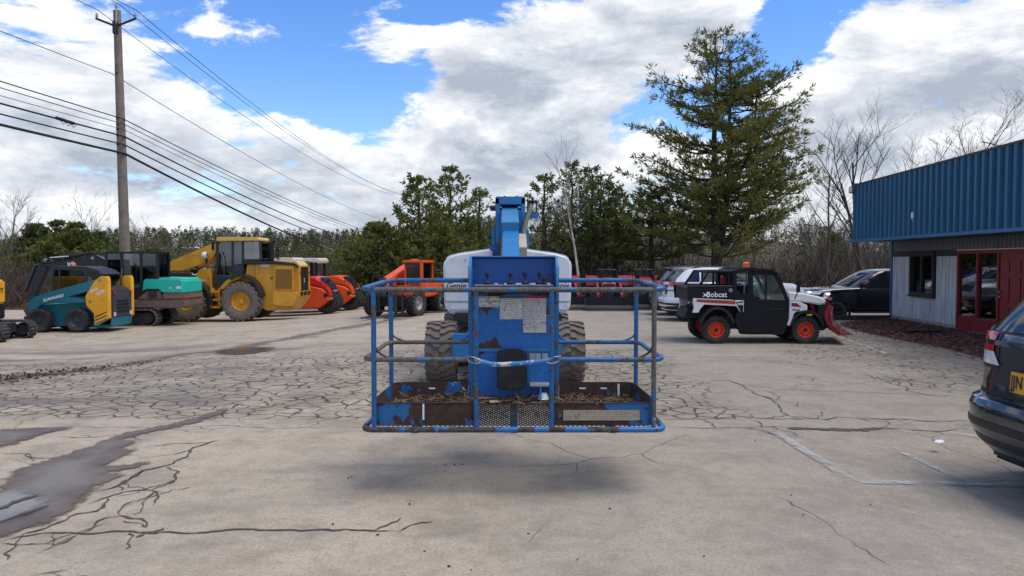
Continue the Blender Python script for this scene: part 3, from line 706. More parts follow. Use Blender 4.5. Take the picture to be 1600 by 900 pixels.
# entrance: fixed glazing and a panelled red door
en = sub('entrance', bl, (0, 0, 0)); dy0 = Dy(18.55)
b = MB()
for y0_, y1_, z0_, z1_ in ((e0-.05, e1+.06, 2.12, 2.21), (e1-.02, e1+.06, .05, 2.12), (dy0-.05, dy0+.05, .05, 2.12), ((dy0+e1)/2-.04, (dy0+e1)/2+.04, .42, 2.12), (dy0+.05, e1-.02, .05, .42), (e0-.06, e0+.02, .05, 2.12)): b.box(-.06, .07, y0_, y1_, z0_, z1_)
b.build('frame', REDP, en, bevel=.006)
MB().box(-.07, .04, e0-.06, e1+.07, 2.212, 2.235).build('drip_edge', WHITE, en)
mid = (dy0+e1)/2
for a_, c_ in ((dy0+.05, mid-.04), (mid+.04, e1-.02)): MB().box(0, .012, a_, c_, .42, 2.12).build('pane', glass('shop_glass', (.30,.33,.33), .5), en)
dr = sub('door', bl, (0, 0, 0)); dm = (e0+.02+dy0-.05)/2; dw = (dy0-.05-e0-.02)
MB().box(-.035, .03, e0+.025, dy0-.055, .06, 2.115).build('slab', REDP, dr, bevel=.004)
for zz0, zz1 in ((.22, .78), (.92, 1.52), (1.64, 1.96)):
    for s_ in (-1, 1): MB().box(-.05, -.034, dm+s_*dw*.23-dw*.15, dm+s_*dw*.23+dw*.15, zz0, zz1).build('raised_panel', REDP, dr, bevel=.012)
for zz in (1.02, 1.14): MB().lathe([(.03,0),(.034,-.03),(.026,-.06),(.001,-.065)], (-.035, dy0-.13, zz), 14, 'x').build('knob', STEEL, dr)
MB().box(-.25, .1, e0-.1, e1+.1, -.1, .045).build('door_sill', MATS['concrete'], bl, bevel=.01)
# flood light at the corner, junction box with a loose wire
fl = sub('flood_light', bl, (-1.30, -.18, 4.30))
MB().prismx([(-.16,-.12),(.16,-.12),(.13,.10),(-.13,.10)], -.16, .02).build('housing', mat('lamp_bronze', '#4b4540', .6), fl, bevel=.01); MB().box(-.175,-.155,-.13,.13,-.10,.06).build('lens', CLEARL, fl)
MB().box(-.02, .10, -.03, .03, .08, .2).build('bracket', DSTEEL, fl)
jy = Dy(20.3)
jb = sub('junction_box', bl, (-1.33, jy, 3.18)); MB().box(-.05,.02,-.06,.06,-.08,.08).build('box', WHITE, jb, bevel=.01)
MB().prismx([(-.04,-.08),(.04,-.08),(.02,-.17),(-.02,-.17)], -.035, .01).build('fitting', RIMG, jb)
MB().tube([(-.01,0,.08),(-.03,.01,.2),(-.02,-.06,.35),(-.03,-.10,.50),(-.01,-.10,.62)], .008, 5).build('wire', BLKM, jb)
MB().tube([(-1.28, Dy(16.4), 4.46), (-1.35, Dy(16.7), 4.58), (-1.2, Dy(17.3), 4.70)], .012, 5).build('roof_wire', BLKM, bl)

# ================================================================ utility poles and lines
WOODP = mat('pole_wood', '#7c7266', .9, var=.25, scale=3, dirt='#564c42', dirt_amt=.5, bump=.5, bscale=25)
PX, PY, PZ = -15.65, 30.0, -.5
def pole(label, x, y, z, h, lean, arms=True):
    t = thing('utility_pole', label, 'utility pole', (x, y, z))
    MB().tube([(0,0,-.2), (lean*.5,0,h*.5), (lean,0,h)], .215, 16, r1=.14).build('shaft', WOODP, t)
    if arms:
        a = MB().box(lean-.10, lean+.10, -.20, .12, h-.95, h-.45); a.build('arm_bracket', DSTEEL, t, bevel=.01)
        for s_ in (-1, 1):
            ar = MB().tube([(lean+s_*.12, -.1, h-.60), (lean+s_*.8, -.1, h-.33)], .045, 8); ar.build('crossarm', DSTEEL, t)
            MB().lathe([(.03,0),(.03,.06),(.065,.08),(.03,.11),(.06,.13),(.03,.17),(.045,.2),(.001,.23)], (lean+s_*.76, -.1, h-.34), 12, 'z').build('insulator', mat('porcelain', '#a9a7a3', .3), t)
        MB().lathe([(.03,-.55),(.03,.06),(.065,.08),(.03,.11),(.06,.13),(.03,.17),(.045,.2),(.001,.23)], (lean+.06, -.18, h+.0), 12, 'z').build('insulator', MATS['porcelain'], t)
        for zz in (9.45-z, 7.65-z, 7.4-z, 7.2-z, 6.95-z, 6.6-z, 6.25-z): MB().cyl((lean*.7-.02,-.26,zz), (lean*.7-.02,.2,zz), .035, 8).build('clamp', DSTEEL, t)
    return t
pole('weathered wooden utility pole rising behind the teal excavator cab', PX, PY, PZ, 12.45, -.18)
pole('far utility pole almost hidden in the pines', -13.9, 92, gz(-13.9, 92)-.3, 13.2, 0, True)
CAB = mat('cable_black', '#1a1a1b', .7, var=.2)
def wire(label, cat, pole_off, zpole, zfar, znear, r, sag_f=.6, sag_n=.5, xfar=-13.9, name='power_line'):
    P = Vector((PX-.13+pole_off, PY-.1, zpole)); A = Vector((xfar+pole_off, 92, zfar)); B_ = Vector((-17.4+pole_off, -25, znear)); path = []
    for i in range(20): t = i/20; p = B_.lerp(P, t); p.z -= sag_n*4*t*(1-t); path.append(p)
    for i in range(41): t = i/40; p = P.lerp(A, t); p.z -= sag_f*4*t*(1-t); path.append(p)
    return tag(MB().tube(path, r, 6).build(name, CAB, None), label, cat, 'overhead lines')
wire('thin top power line on the outer side of the crossarm', 'power line', -.76, 11.95, 10.2, 11.9, .013, 1.2, .9)
wire('thin top power line on the insulator at the pole tip', 'power line', .06, 12.2, 10.35, 12.2, .013, 1.2, .9)
wire('thin top power line on the yard side of the crossarm', 'power line', .76, 11.95, 10.0, 11.9, .013, 1.2, .9)
wire('single thin wire below the crossarm', 'power line', -.22, 9.42, 6.6, 9.9, .014, .9, .7)
wire('uppermost of the bundled communication lines', 'cable', .2, 7.62, 4.6, 7.6, .022, .7, .35)
wire('second of the bundled communication lines', 'cable', .2, 7.42, 4.35, 7.4, .016, .7, .35)
wire('thin third line of the communication bundle', 'cable', .2, 7.2, 4.1, 7.0, .012, .7, .35)
wire('cable with a splice case near the pole', 'cable', .2, 6.93, 3.2, 6.8, .034, .9, .3)
wire('black cable just above the thickest cable', 'cable', .2, 6.6, 2.5, 6.5, .028, .9, .3)
wire('thickest black cable, lowest on the pole', 'cable', .2, 6.25, 1.2, 6.15, .05, 1.0, .25)
b = MB(); c_ = Vector((-15.72, 26.2, 6.86)); b.tube([c_+Vector((0,-.5,0)), c_+Vector((0,.5,0))], .06, 8)
for k in range(3): b.tube([c_+Vector((.02,-.4+.3*k,0)), c_+Vector((.05,-.2+.3*k,-.16)), c_+Vector((.02,.05+.3*k,-.02))], .012, 5)
tag(b.build('splice_case', CAB, None), 'small black splice case with looped wire hanging on the cable', 'splice case')

# ================================================================ trees
rng = np.random.default_rng(5)
PINE = foliage('pine_needles', '#626a3a', '#787742', '#90864c', .3)
PINE2 = foliage('pine_needles_dark', '#535f37', '#667041', '#807d49', .3)
CEDAR = foliage('juniper_green', '#5e6937', '#727740', '#8b864d', .3)
TWIG = mat('twigs', '#6a5d52', .95, var=.35, scale=3)
TWIGR = mat('brush_twigs', '#57493f', .95, var=.35, scale=.6)
def quads_mesh(name, V, k, mats, midx=None):
    """V: (n,k,3) polygons"""
    n = V.shape[0]; me = bpy.data.meshes.new(name)
    me.vertices.add(n*k); me.vertices.foreach_set('co', V.reshape(-1).astype(np.float32))
    me.loops.add(n*k); me.loops.foreach_set('vertex_index', np.arange(n*k, dtype=np.int32))
    me.polygons.add(n); me.polygons.foreach_set('loop_start', np.arange(0, n*k, k, dtype=np.int32))
    for m_ in mats: me.materials.append(m_)
    if midx is not None: me.polygons.foreach_set('material_index', np.asarray(midx, dtype=np.int32))
    me.update(calc_edges=True); return me
def unit(v): return v/np.maximum(1e-9, np.linalg.norm(v, axis=-1, keepdims=True))
def tufts(P, Dv, L, W, nb, spread, rg):
    """nb pointed blades at every point P round the direction Dv"""
    n = len(P); P = np.repeat(P, nb, 0); Dv = np.repeat(Dv, nb, 0)
    d = unit(Dv + rg.normal(0, spread, P.shape)); l = L*rg.uniform(.6, 1.25, (len(P), 1))
    s = unit(np.cross(d, rg.normal(0, 1, P.shape)))*W*rg.uniform(.6, 1.3, (len(P), 1))
    a = P + d*l*.12; tip = P + d*l; midp = P + d*l*.55
    return np.stack([a, midp+s, tip, midp-s], 1)
def pine(label, x, y, H, prof, seed, mats=PINE, whorls=16, limbs=5, start=.12, tuft=.34, tw=.045, nb=7, stems=((0,0),), rise=.25, dens=1.0, tr=.22, group='pines beyond the yard', z=None, name='pine_tree', sub_n=7, spread=.55, gap=.0):
    rg = np.random.default_rng(seed); rn = random.Random(seed); z = gz(x, y)-.1 if z is None else z
    t = thing(name, label, 'tree', (x, y, z), 0, group)
    wood = MB(); tp, td = [], []
    lim = MB()
    for si, (ox, oy) in enumerate(stems):
        hh = H*(1-.1*si); path = [Vector((ox*sstep(k/7*1.6)+.08*rn.uniform(-1,1)*(k > 0), oy*sstep(k/7*1.6), hh*k/10)) for k in range(11)]
        if si: path = [Vector((p.x, p.y, .12*H + (p.z)*.88)) for p in path]; path[0] = Vector((0,0,.1*H))
        wood.tube(path, tr*(1 if si == 0 else .7), 8, r1=.025)
        for w in range(whorls):
            f = start + (1-start)*((w+rn.random()*.7)/whorls); hz_ = hh*f
            if si: hz_ = .12*H + hz_*.88
            rad = prof(hz_/H)*(1 if si == 0 else .8)
            base = path[min(9, int(f*10))].lerp(path[min(10, int(f*10)+1)], f*10-int(f*10)); base = Vector((base.x, base.y, hz_))
            for q in range(limbs):
                if rn.random() < gap: continue
                az = 2*math.pi*(q+rn.random()*.9)/limbs + w*1.3; L = rad*rn.uniform(.55, 1.12)
                dv = Vector((math.cos(az), math.sin(az), 0)); r_up = rise*rn.uniform(.3, 1.5) + .35*max(0, f-.6)
                pp = [base + dv*L*s_ + Vector((0,0, L*(r_up*s_*.6 + .22*s_*s_*rn.uniform(.5,1.2) - .05*math.sin(s_*3)))) + Vector((rn.uniform(-1,1), rn.uniform(-1,1), rn.uniform(-.6,.6)))*.05*L*s_ for s_ in (0,.25,.5,.75,1)]
                lim.tube(pp, max(.012, .028*L**.8), 4, r1=.008, caps=False)
                nsub = max(3, int(sub_n*L/2.2*dens)+2)
                for k in range(nsub):
                    s_ = .28 + .72*(k+rn.random())/nsub; i0 = min(3, int(s_*4)); c = pp[i0].lerp(pp[i0+1], s_*4-i0)
                    sl = (.16+.26*L*(1.15-s_))*rn.uniform(.5,1.2); sa = az + rn.choice((-1,1))*rn.uniform(.4,1.2)
                    sv = Vector((math.cos(sa), math.sin(sa), rn.uniform(.05,.5)))
                    e_ = c + sv*sl
                    if sl > .5: lim.tube([c, e_], .009, 3, r1=.004, caps=False)
                    m_ = max(2, int(sl/.13))
                    for u in range(m_):
                        g_ = c.lerp(e_, (u+1)/m_); tp.append(g_[:]); td.append((sv.x*.7+dv.x*.3, sv.y*.7+dv.y*.3, sv.z+.35))
                tp.append(pp[-1][:]); td.append((dv.x, dv.y, .6))
        for k in range(14): tp.append((path[-1].x+rn.uniform(-.15,.15), path[-1].y+rn.uniform(-.15,.15), path[-1].z-rn.random()*.8)); td.append((rn.uniform(-1,1), rn.uniform(-1,1), 1.2))
    P = np.array(tp); Dv = unit(np.array(td))
    V = tufts(P + rg.normal(0, .05, P.shape), Dv, tuft, tw, nb, spread, rg)
    wood.build('trunk', BARK, t); lim.build('limbs', BARK, t, smooth=0)
    link('crown', quads_mesh('crown', V, 4, [mats]), t)
    return t
def px_at(u, D): return (u-800)*D/F_PX
def pr(pts):
    xs = [p[0] for p in pts]; ys = [p[1] for p in pts]
    return lambda f: float(np.interp(f, xs, ys))
pine('tall spreading white pine with several stems behind the utility vehicle', px_at(1118, 38), 38, 13.9, pr([(0,3.0),(.15,4.5),(.3,4.6),(.5,4.3),(.62,4.1),(.75,3.5),(.86,2.3),(.95,1.3),(1,.35)]), 11, PINE, 18, 5, .17, .33, .027, 6, ((-.1,0),(.75,.3),(1.9,-.2)), .24, .95, .30, None, name='white_pine', sub_n=8, gap=.22)
small = pr([(0,1.2),(.2,1.7),(.5,1.5),(.8,.8),(1,.15)])
wide = pr([(0,1.9),(.25,2.6),(.5,2.2),(.75,1.3),(1,.2)])
flat = pr([(0,2.0),(.3,2.9),(.6,2.7),(.85,1.9),(1,.4)])
G = 'young pines behind the boom lift'
pine('bushy pine behind the orange telehandler, the broadest of its clump', px_at(655, 41), 41, 6.9, wide, 21, CEDAR, 14, 6, .06, .30, .05, 6, rise=.5, dens=.75, group=G)
pine('pine with the highest tip just left of the blue boom', px_at(703, 43), 43, 7.6, wide, 22, CEDAR, 15, 6, .06, .30, .045, 5, rise=.55, dens=.75, group=G)
pine('thin see-through pine touching the left side of the boom', px_at(750, 44), 44, 6.6, small, 23, CEDAR, 13, 5, .1, .26, .035, 5, rise=.6, dens=.6, group=G)
pine('low dense pine at the left end of the clump behind the rollers', px_at(590, 42), 42, 4.6, wide, 24, CEDAR, 12, 7, .02, .28, .05, 6, rise=.4, dens=1.0, group=G)
pine('low pine filling the gap below the highest tip', px_at(690, 39.5), 39.5, 4.2, wide, 25, CEDAR, 11, 7, .02, .28, .05, 6, rise=.35, dens=1.0, group=G)
pine('slim pine just right of the blue boom', px_at(850, 42), 42, 6.9, small, 26, PINE2, 14, 5, .08, .28, .038, 5, rise=.6, dens=.7, group=G)
pine('pine growing directly behind the white birch', px_at(893, 44), 44, 7.9, small, 27, PINE2, 15, 5, .15, .28, .036, 5, rise=.6, dens=.65, group=G)
pine('pine with forked top right of the white birch', px_at(925, 42), 42, 7.2, wide, 28, PINE2, 14, 5, .2, .28, .036, 5, ((0,0),(.5,.2)), .6, .55, group=G)
pine('slender pine above the red tractors', px_at(962, 43), 43, 6.3, small, 29, PINE2, 13, 5, .2, .28, .036, 5, rise=.5, dens=.65, group=G)
pine('flat-topped pine with level tiers left of the tall white pine', px_at(1018, 41), 41, 6.0, flat, 30, PINE2, 9, 6, .3, .34, .045, 6, rise=.12, dens=.75, group=G)
pine('small pine at the wood edge above the utility vehicle hood', px_at(1300, 60), 60, 5.6, small, 31, CEDAR, 12, 5, .1, .32, .05, 6, rise=.4, group=None, z=-1.5)
def bare(label, x, y, H, seed, r=.09, spread=.55, levels=4, kids=4, m=None, name='bare_tree', group='bare trees', z=None, start=.35, stems=1, twigm=None):
    rn = random.Random(seed); z = gz(x, y)-.1 if z is None else z
    t = thing(name, label, 'tree', (x, y, z), 0, group); tr_ = MB(); cr = MB()
    def grow(p, d, L, r0, lv):
        pts = [p]; q = p; dd = d.copy()
        n = 4
        for i in range(n):
            dd = (dd + Vector((rn.uniform(-1,1), rn.uniform(-1,1), rn.uniform(-.3,.5)))*.13).normalized(); q = q + dd*L/n; pts.append(q)
        (tr_ if lv == 0 else cr).tube(pts, r0, 6 if lv == 0 else 3, r1=r0*.45, caps=False)
        if lv >= levels: return
        for k in range(kids + (2 if lv == 0 else 0)):
            s_ = (start if lv == 0 else .25) + (1-(start if lv == 0 else .25))*(k+rn.random())/(kids+(2 if lv == 0 else 0)); i0 = min(n-1, int(s_*n)); c = pts[i0].lerp(pts[i0+1], s_*n-i0)
            sv = (dd*.7 + Vector((rn.uniform(-1,1), rn.uniform(-1,1), rn.uniform(.0,.6)))*spread*1.3).normalized()
            grow(c, sv, L*rn.uniform(.36,.6), max(.006, r0*.5*(1.1-s_*.4)), lv+1)
    for s_ in range(stems):
        grow(Vector((.12*s_,0,0)), Vector((rn.uniform(-.15,.15)*(s_ > 0), rn.uniform(-.1,.1), 1)).normalized(), H*.8*(1-.12*s_), r, 0)
    tr_.build('trunk', m or BARKG, t); cr.build('crown', twigm or TWIG, t, smooth=0); return t
bare('slender white birch leaning between the pines behind the lift', px_at(905, 37), 37, 6.6, 3, .07, .35, 3, 4, BIRCH, 'birch_tree', None, start=.5, twigm=mat('birch_twigs', '#8d8377', .9))
bare('thin bare tree standing free between the white pine and the building', px_at(1286, 44), 44, 9.3, 44, .085, .5, 4, 4, None, 'bare_tree', 'bare trees', start=.3)
DK = mat('dark_twigs', '#453b34', .95)
bare('forked bare tree rising right behind the building corner', px_at(1352, 46), 46, 11.2, 51, .13, .6, 4, 4, mat('dark_bark', '#4a4038', .95), group='bare trees', start=.45, twigm=DK, stems=2)
bare('bare tree crown showing above the middle of the roof', px_at(1500, 48), 48, 11.0, 52, .12, .7, 4, 5, MATS['dark_bark'], group='bare trees', start=.55, twigm=DK)
bare('low bare crown just showing over the roof near the corner', px_at(1428, 50), 50, 9.6, 53, .10, .7, 4, 5, MATS['dark_bark'], group='bare trees', start=.5, twigm=DK)
bare('bare tree at the far left edge above the dark conifers', px_at(14, 60), 60, 7.8, 61, .11, .6, 4, 5, group='bare trees', z=-.8, start=.3)
bare('pale many-stemmed bare tree left of the utility pole', px_at(138, 62), 62, 7.2, 62, .07, .4, 4, 4, group='bare trees', z=-.8, stems=4, start=.2, twigm=mat('pale_twigs', '#8b8176', .9))
bare('wide bare tree leaning out right of the utility pole', px_at(222, 66), 66, 6.6, 63, .08, .7, 4, 4, group='bare trees', z=-1.2, start=.3)
for i in range(26):
    u = 1258 + i*5.4 + random.Random(i).uniform(-4, 4); D = 46 + random.Random(i*7).uniform(0, 16)
    bare('grey leafless sapling in the wood between the pine and the building', px_at(u, D), D, random.Random(i*3).uniform(4.2, 6.4), 100+i, .05, .4, 3, 4, group='saplings in the bare wood')
for i in range(12):
    u = 905 + i*15 + random.Random(i+50).uniform(-6, 6); D = 46 + random.Random(i*5).uniform(0, 10)
    bare('thin dark sapling among the pines behind the red tractors', px_at(u, D), D, random.Random(i*9).uniform(4, 6), 200+i, .05, .4, 3, 4, BARK, group='saplings behind the tractors', twigm=DK)
V = tufts(EDGE_LITTER, unit(np.random.default_rng(1).normal(0,1,EDGE_LITTER.shape)*np.array([1,1,.15])), .09, .022, 1, .2, np.random.default_rng(2))
tag(link('leaf_litter', quads_mesh('leaf_litter', V, 4, [mat('rust_leaf', '#4d382c', .9, var=.35, scale=5)])), 'rusty brown leaf debris along the dark drain line on the left', 'leaf litter', kind='stuff')
# left tree line
for i, (u, D, h, lab, mm) in enumerate(((55, 62, 6.0, 'dark conifer at the left end of the tree line', PINE2), (92, 58, 5.9, 'dark conifer second from the left in the tree line', PINE2), (118, 52, 5.4, 'olive feathery pine above the skid steer cab', CEDAR),
                                    (150, 60, 5.2, 'dark conifer just left of the utility pole', PINE2), (75, 50, 4.0, 'low olive pine behind the black excavator boom', CEDAR), (165, 50, 3.4, 'low olive pine right behind the excavator cab', CEDAR), (238, 62, 3.8, 'low olive pine between utility pole and loader boom', CEDAR))):
    pine(lab, px_at(u, D), D, h, wide, 70+i, mm, 13, 7, .03, .34, .06, 8, rise=.35, dens=1.3, group='tree line on the left', z=-1.0)

# brush at the edge of the yard, a wood on the ridge
def brush(name, label, spans, n, m, hmin, hmax, w, seed):
    rg = np.random.default_rng(seed); Vs = []
    for (u0, u1, d0, d1, k) in spans:
        D = rg.uniform(d0, d1, k); U = rg.uniform(u0, u1, k); x = (U-800)*D/F_PX
        zz = np.array([gz(a, b_)-.1 for a, b_ in zip(x, D)])
        P = np.stack([x, D, zz], 1); 
        for s_ in range(n):
            d = unit(np.stack([rg.normal(0,.45,k), rg.normal(0,.45,k), np.ones(k)], 1)); L = rg.uniform(hmin, hmax, (k,1)); s2 = unit(np.cross(d, rg.normal(0,1,(k,3))))*w
            P0 = P + rg.normal(0,.5,(k,3))*np.array([1,1,0]) + d*L*rg.uniform(0,.45,(k,1)); bend = rg.normal(0,.16,(k,3))
            Vs.append(np.stack([P0-s2, P0+s2, P0+d*L*.6+bend*L+s2*.5, P0+d*L*.9+bend*1.6*L], 1))
    o = link(name, quads_mesh(name, np.concatenate(Vs), 4, [m])); return tag(o, label, 'brush', kind='stuff')
brush('bare_brush', 'tangled bare brown brush along the edge of the yard', [(-120,60,40,58,900),(60,300,44,60,700),(300,600,42,62,900),(600,1060,41,56,1100),(1040,1420,42,66,1800)], 9, TWIGR, .6, 2.6, .014, 9)
def far_wood(seed, spans, kind):
    rg = np.random.default_rng(seed); Vs, Ms = [], []
    for (u0, u1, d0, d1, k, h0, h1, green) in spans:
        for i in range(k):
            D = rg.uniform(d0, d1); x = (rg.uniform(u0, u1)-800)*D/F_PX; z = terrain_z(x, D); h = rg.uniform(h0, h1); conif = rg.random() < green
            n = 170; f = rg.random(n)**(.8 if conif else .6); az = rg.uniform(0, 6.283, n)
            rad = (h*.27*(1.08-f) if conif else h*.28*np.sqrt(np.maximum(.05, 1-(2*f-1.15)**2)))*np.sqrt(rg.random(n))
            P = np.stack([x+rad*np.cos(az), D+rad*np.sin(az), z+h*(.08+.92*f)], 1); sz = .038*h*rg.uniform(.5, 1.3, (n,1))*(1 if conif else .8)
            d = unit(np.stack([np.cos(az), np.sin(az), rg.normal(.2,.5,n)], 1) if conif else rg.normal(0,1,(n,3))+np.array([0,0,.8])); s2 = unit(np.cross(d, rg.normal(0,1,(n,3))))
            wd = .5 if conif else .16
            Vs.append(np.stack([P-s2*sz*wd, P+d*sz*1.6, P+s2*sz*wd], 1)); Ms.append(np.full(n, 0 if conif and rg.random() < .7 else (1 if conif else 2)))
    return np.concatenate(Vs), np.concatenate(Ms)
V, M_ = far_wood(3, [(-150, 700, 95, 150, 620, 4.0, 6.8, .45), (-150, 800, 150, 260, 1900, 4.5, 7.0, .7), (700, 1500, 80, 240, 900, 5, 8.5, .35), (1240, 1700, 66, 110, 240, 5, 8, .2), (-200, 120, 66, 95, 160, 4, 6.0, .35)], 0)
tag(link('far_wood', quads_mesh('far_wood', V, 3, [foliage('far_conifer', '#465232', '#545d3a', '#666742', .2, .05), foliage('far_olive', '#5d5f3f', '#676243', '#746c4b', .2, .05), mat('far_bare', '#6b5d50', .95, var=.3, scale=.05)], M_)), 'mixed conifer and leafless wood covering the ridge behind the yard', 'wood', kind='stuff')
# ================================================================ boom lift
BP = rusty('lift_blue_paint', '#1560a2', '#3a2a22', .40, 2.6, .38)
BPC = mat('lift_blue_clean', '#1b70a8', .38, var=.12, scale=3, dirt='#3d5668', dirt_amt=.4)
TUBE_B = rusty('rail_blue', '#175a8e', '#3a332e', .44, 7, .35, '#5d5a55')
TUBE_D = rusty('rail_worn', '#2a5f8e', '#4a4642', .56, 6, .4, '#6b6761')
TOE = rusty('toe_board_paint', '#175f95', '#33241f', .555, 3.2, .5, '#4d3527')
HOOD = mat('hood_white', '#d6dbdf', .35, var=.05, scale=1.5, dirt='#9fa3a3', dirt_amt=.35)
LX, LY = -.1, 12.6
lift = thing('boom_lift', 'blue boom lift with white covers and rusty railed work platform facing the camera', 'boom lift', (LX, LY, 0))
def LP(x, D, z): return (x-LX, D-LY, z)
def LB(mb, *a): x0,x1,d0,d1,z0,z1 = a; return mb.box(x0-LX, x1-LX, d0-LY, d1-LY, z0, z1)
PC = .015; DF, DB = 5.93, 6.95
def fil(pts, r=.12, n=6, closed=False):
    """round the corners of a polyline"""
    out = []; k = len(pts); pts = [Vector(p) for p in pts]
    for i, p in enumerate(pts):
        if not closed and i in (0, k-1): out.append(p); continue
        a, b = pts[i-1], pts[(i+1)%k]; u = (a-p); v = (b-p); q = min(r, u.length*.45, v.length*.45)
        s, e = p+u.normalized()*q, p+v.normalized()*q
        for j in range(n+1): t = j/n; out.append(s*(1-t)**2 + p*2*t*(1-t) + e*t*t)
    return out
def rail(name, pts, r, m, rad=.12, parent=lift, closed=False):
    return MB().tube(fil([LP(*p) for p in pts], rad, 6, closed), r, 10, closed).build(name, m, parent, smooth=60)
HW = 1.17
# top rail: a worn front bar, blue sides and back
rail('top_rail', [(PC-1.13, DF, 1.675), (PC+1.13, DF, 1.675)], .021, TUBE_D)
for s in (-1, 1):
    rail('top_rail', [(PC+s*1.08, DF, 1.672), (PC+s*1.215, DF+.02, 1.685), (PC+s*1.215, DF+.25, 1.69), (PC+s*1.16, DB, 1.725), (PC+s*.40, DB, 1.725)], .022, TUBE_B, .16)
    rail('mid_rail', [(PC+s*.36, DF, 1.112), (PC+s*1.215, DF, 1.112), (PC+s*1.19, DF+.55, 1.13), (PC+s*1.18, DB, 1.142), (PC+s*.40, DB, 1.142)], .020, TUBE_D if s < 0 else TUBE_B, .13)
    rail('post', [(PC+s*1.128, DF, .56), (PC+s*1.128, DF, 1.70)], .021, TUBE_B if s < 0 else TUBE_D)
    rail('post', [(PC+s*1.155, DB, .58), (PC+s*1.155, DB, 1.74)], .021, TUBE_B)
    rail('post', [(PC+s*.305, DF, .56), (PC+s*.305, DF, 1.675)], .021, TUBE_B)
    rail('post', [(PC+s*.40, DB-.02, .58), (PC+s*.40, DB-.02, 1.86)], .026, TUBE_B)
    # little curved gussets between post and mid rail
    rail('brace', [(PC+s*1.155, DB, 1.30), (PC+s*1.145, DB, 1.20), (PC+s*1.05, DB, 1.155), (PC+s*.95, DB, 1.15)], .009, TUBE_B, .06)
    rail('brace', [(PC+s*.41, DB, 1.30), (PC+s*.42, DB, 1.20), (PC+s*.50, DB, 1.155), (PC+s*.58, DB, 1.15)], .009, TUBE_B, .06)
    rail('brace', [(PC+s*1.128, DF+.01, 1.26), (PC+s*1.11, DF+.02, 1.18), (PC+s*1.03, DF+.01, 1.13), (PC+s*.96, DF, 1.12)], .009, DSTEEL, .06)
    rail('top_brace', [(PC+s*1.155, DB-.02, 1.66), (PC+s*1.19, DB-.2, 1.66), (PC+s*1.14, DB-.45, 1.63)], .018, TUBE_B, .1)
    # toe boards: front, end and back, standing on the frame
    t = .006
    def toe(pts, z0a, z1a):
        p = [LP(x, d, 0) for x, d in pts]; rows = [[(q[0], q[1], z0a(q[1]+LY)) for q in p], [(q[0], q[1], z1a(q[1]+LY)) for q in p]]
        return MB().grid(rows).build('toe_board', TOE, lift, smooth=40, solid=t)
    zb = lambda d: .575+.03*(d-DF); zt_ = lambda d: .755+.012*(d-DF)
    corner = lambda pts: [(v.x, v.y) for v in fil([Vector((x, y, 0)) for x, y in pts], .10, 6)]
    toe(corner([(PC+s*.315, DF+.03), (PC+s*1.175, DF+.03), (PC+s*1.13, DB-.01), (PC+s*.43, DB-.01)]), zb, zt_)
    # seam line of the fold along the top
    rail('toe_lip', [(PC+s*.315, DF+.025, .757), (PC+s*1.10, DF+.025, .757)], .005, DSTEEL)
rail('bottom_rail', [(PC-1.22, DF-.005, .545), (PC+1.22, DF-.005, .545), (PC+1.19, DB, .575), (PC-1.19, DB, .575)], .024, rusty('rail_bottom', '#1f6cab', '#2f2b29', .50, 3.4, .35, '#55514d', (1.6,1,1)), .10, lift, True)
for x in (-.8, 0, .8): LB(MB(), PC+x-.03, PC+x+.03, DF, DB, .515, .548).build('floor_beam', BPC, lift)
# open mesh floor
b = MB()
def fz(d): return .562+.03*(d-DF)
nx, ny = 58, 26
for i in range(nx):
    for j in range(ny):
        x = PC-1.12+2.24*(i+.5*(j % 2))/nx; d = DF+.05+(DB-DF-.08)*j/ny; a, c = 2.24/nx*.5, (DB-DF-.08)/ny
        b.tube([LP(x-a, d, fz(d)), LP(x, d+c, fz(d)+.004)], .0058, 3, caps=False); b.tube([LP(x, d+c, fz(d)+.004), LP(x+a, d, fz(d))], .0058, 3, caps=False)
fl_ = b.build('floor_mesh', mat('worn_mesh_steel', '#4a4744', .6, .5, var=.4, scale=5, dirt='#7a6a58'), lift, smooth=0); fl_['kind'] = 'stuff'
# swing-down entry bar with its wire loops
rail('entry_bar', [(PC-.31, DF-.03, 1.115), (PC-.16, DF-.05, 1.075), (PC+.12, DF-.05, 1.092), (PC+.31, DF-.03, 1.115)], .019, rusty('bar_chipped', '#2f78b2', '#c9c5bf', .43, 12, .4, '#a8a49c'), .06)
for s in (-1, 1): rail('wire_loop', [(PC+s*.25, DF-.05, 1.10), (PC+s*.33, DF-.06, 1.145), (PC+s*.385, DF-.03, 1.14), (PC+s*.36, DF-.03, 1.10), (PC+s*.30, DF-.06, 1.085)], .006, STEEL, .04, lift, True)
# control console: rusty panel, hooded control box, levers, placards
con = sub('control_console', lift, LP(PC, DB, 0))
PANEL = rusty('console_panel_paint', '#1163a8', '#41291f', .425, 2.6, .4, '#523628')
MB().prism([(-.385,.60),(.385,.60),(.385,1.60),(-.385,1.60)], -.02, .01).build('panel', PANEL, con, bevel=.004)
MB().box(-.385, .385, -.03, -.02, 1.055, 1.085).build('panel_ridge', BPC, con, bevel=.004)
DBLUE = mat('console_dark_blue', '#12488a', .42, var=.12, scale=3, dirt='#1c2c44', dirt_amt=.5)
hood_p = [(.015,1.60),(.015,1.93),(-.03,1.955),(-.05,1.945),(-.012,1.925),(-.012,1.60)]
b = MB().prismx([(y+.02, z) for y, z in hood_p], -.40, .40); b.build('hood_back', DBLUE, con)
for s in (-1, 1): MB().prismx([(.03,1.60),(.03,1.95),(-.04,1.955),(-.12,1.90),(-.17,1.80),(-.20,1.69),(-.20,1.60)], s*.40-.012, s*.40+.012).build('hood_side', BPC, con, bevel=.004)
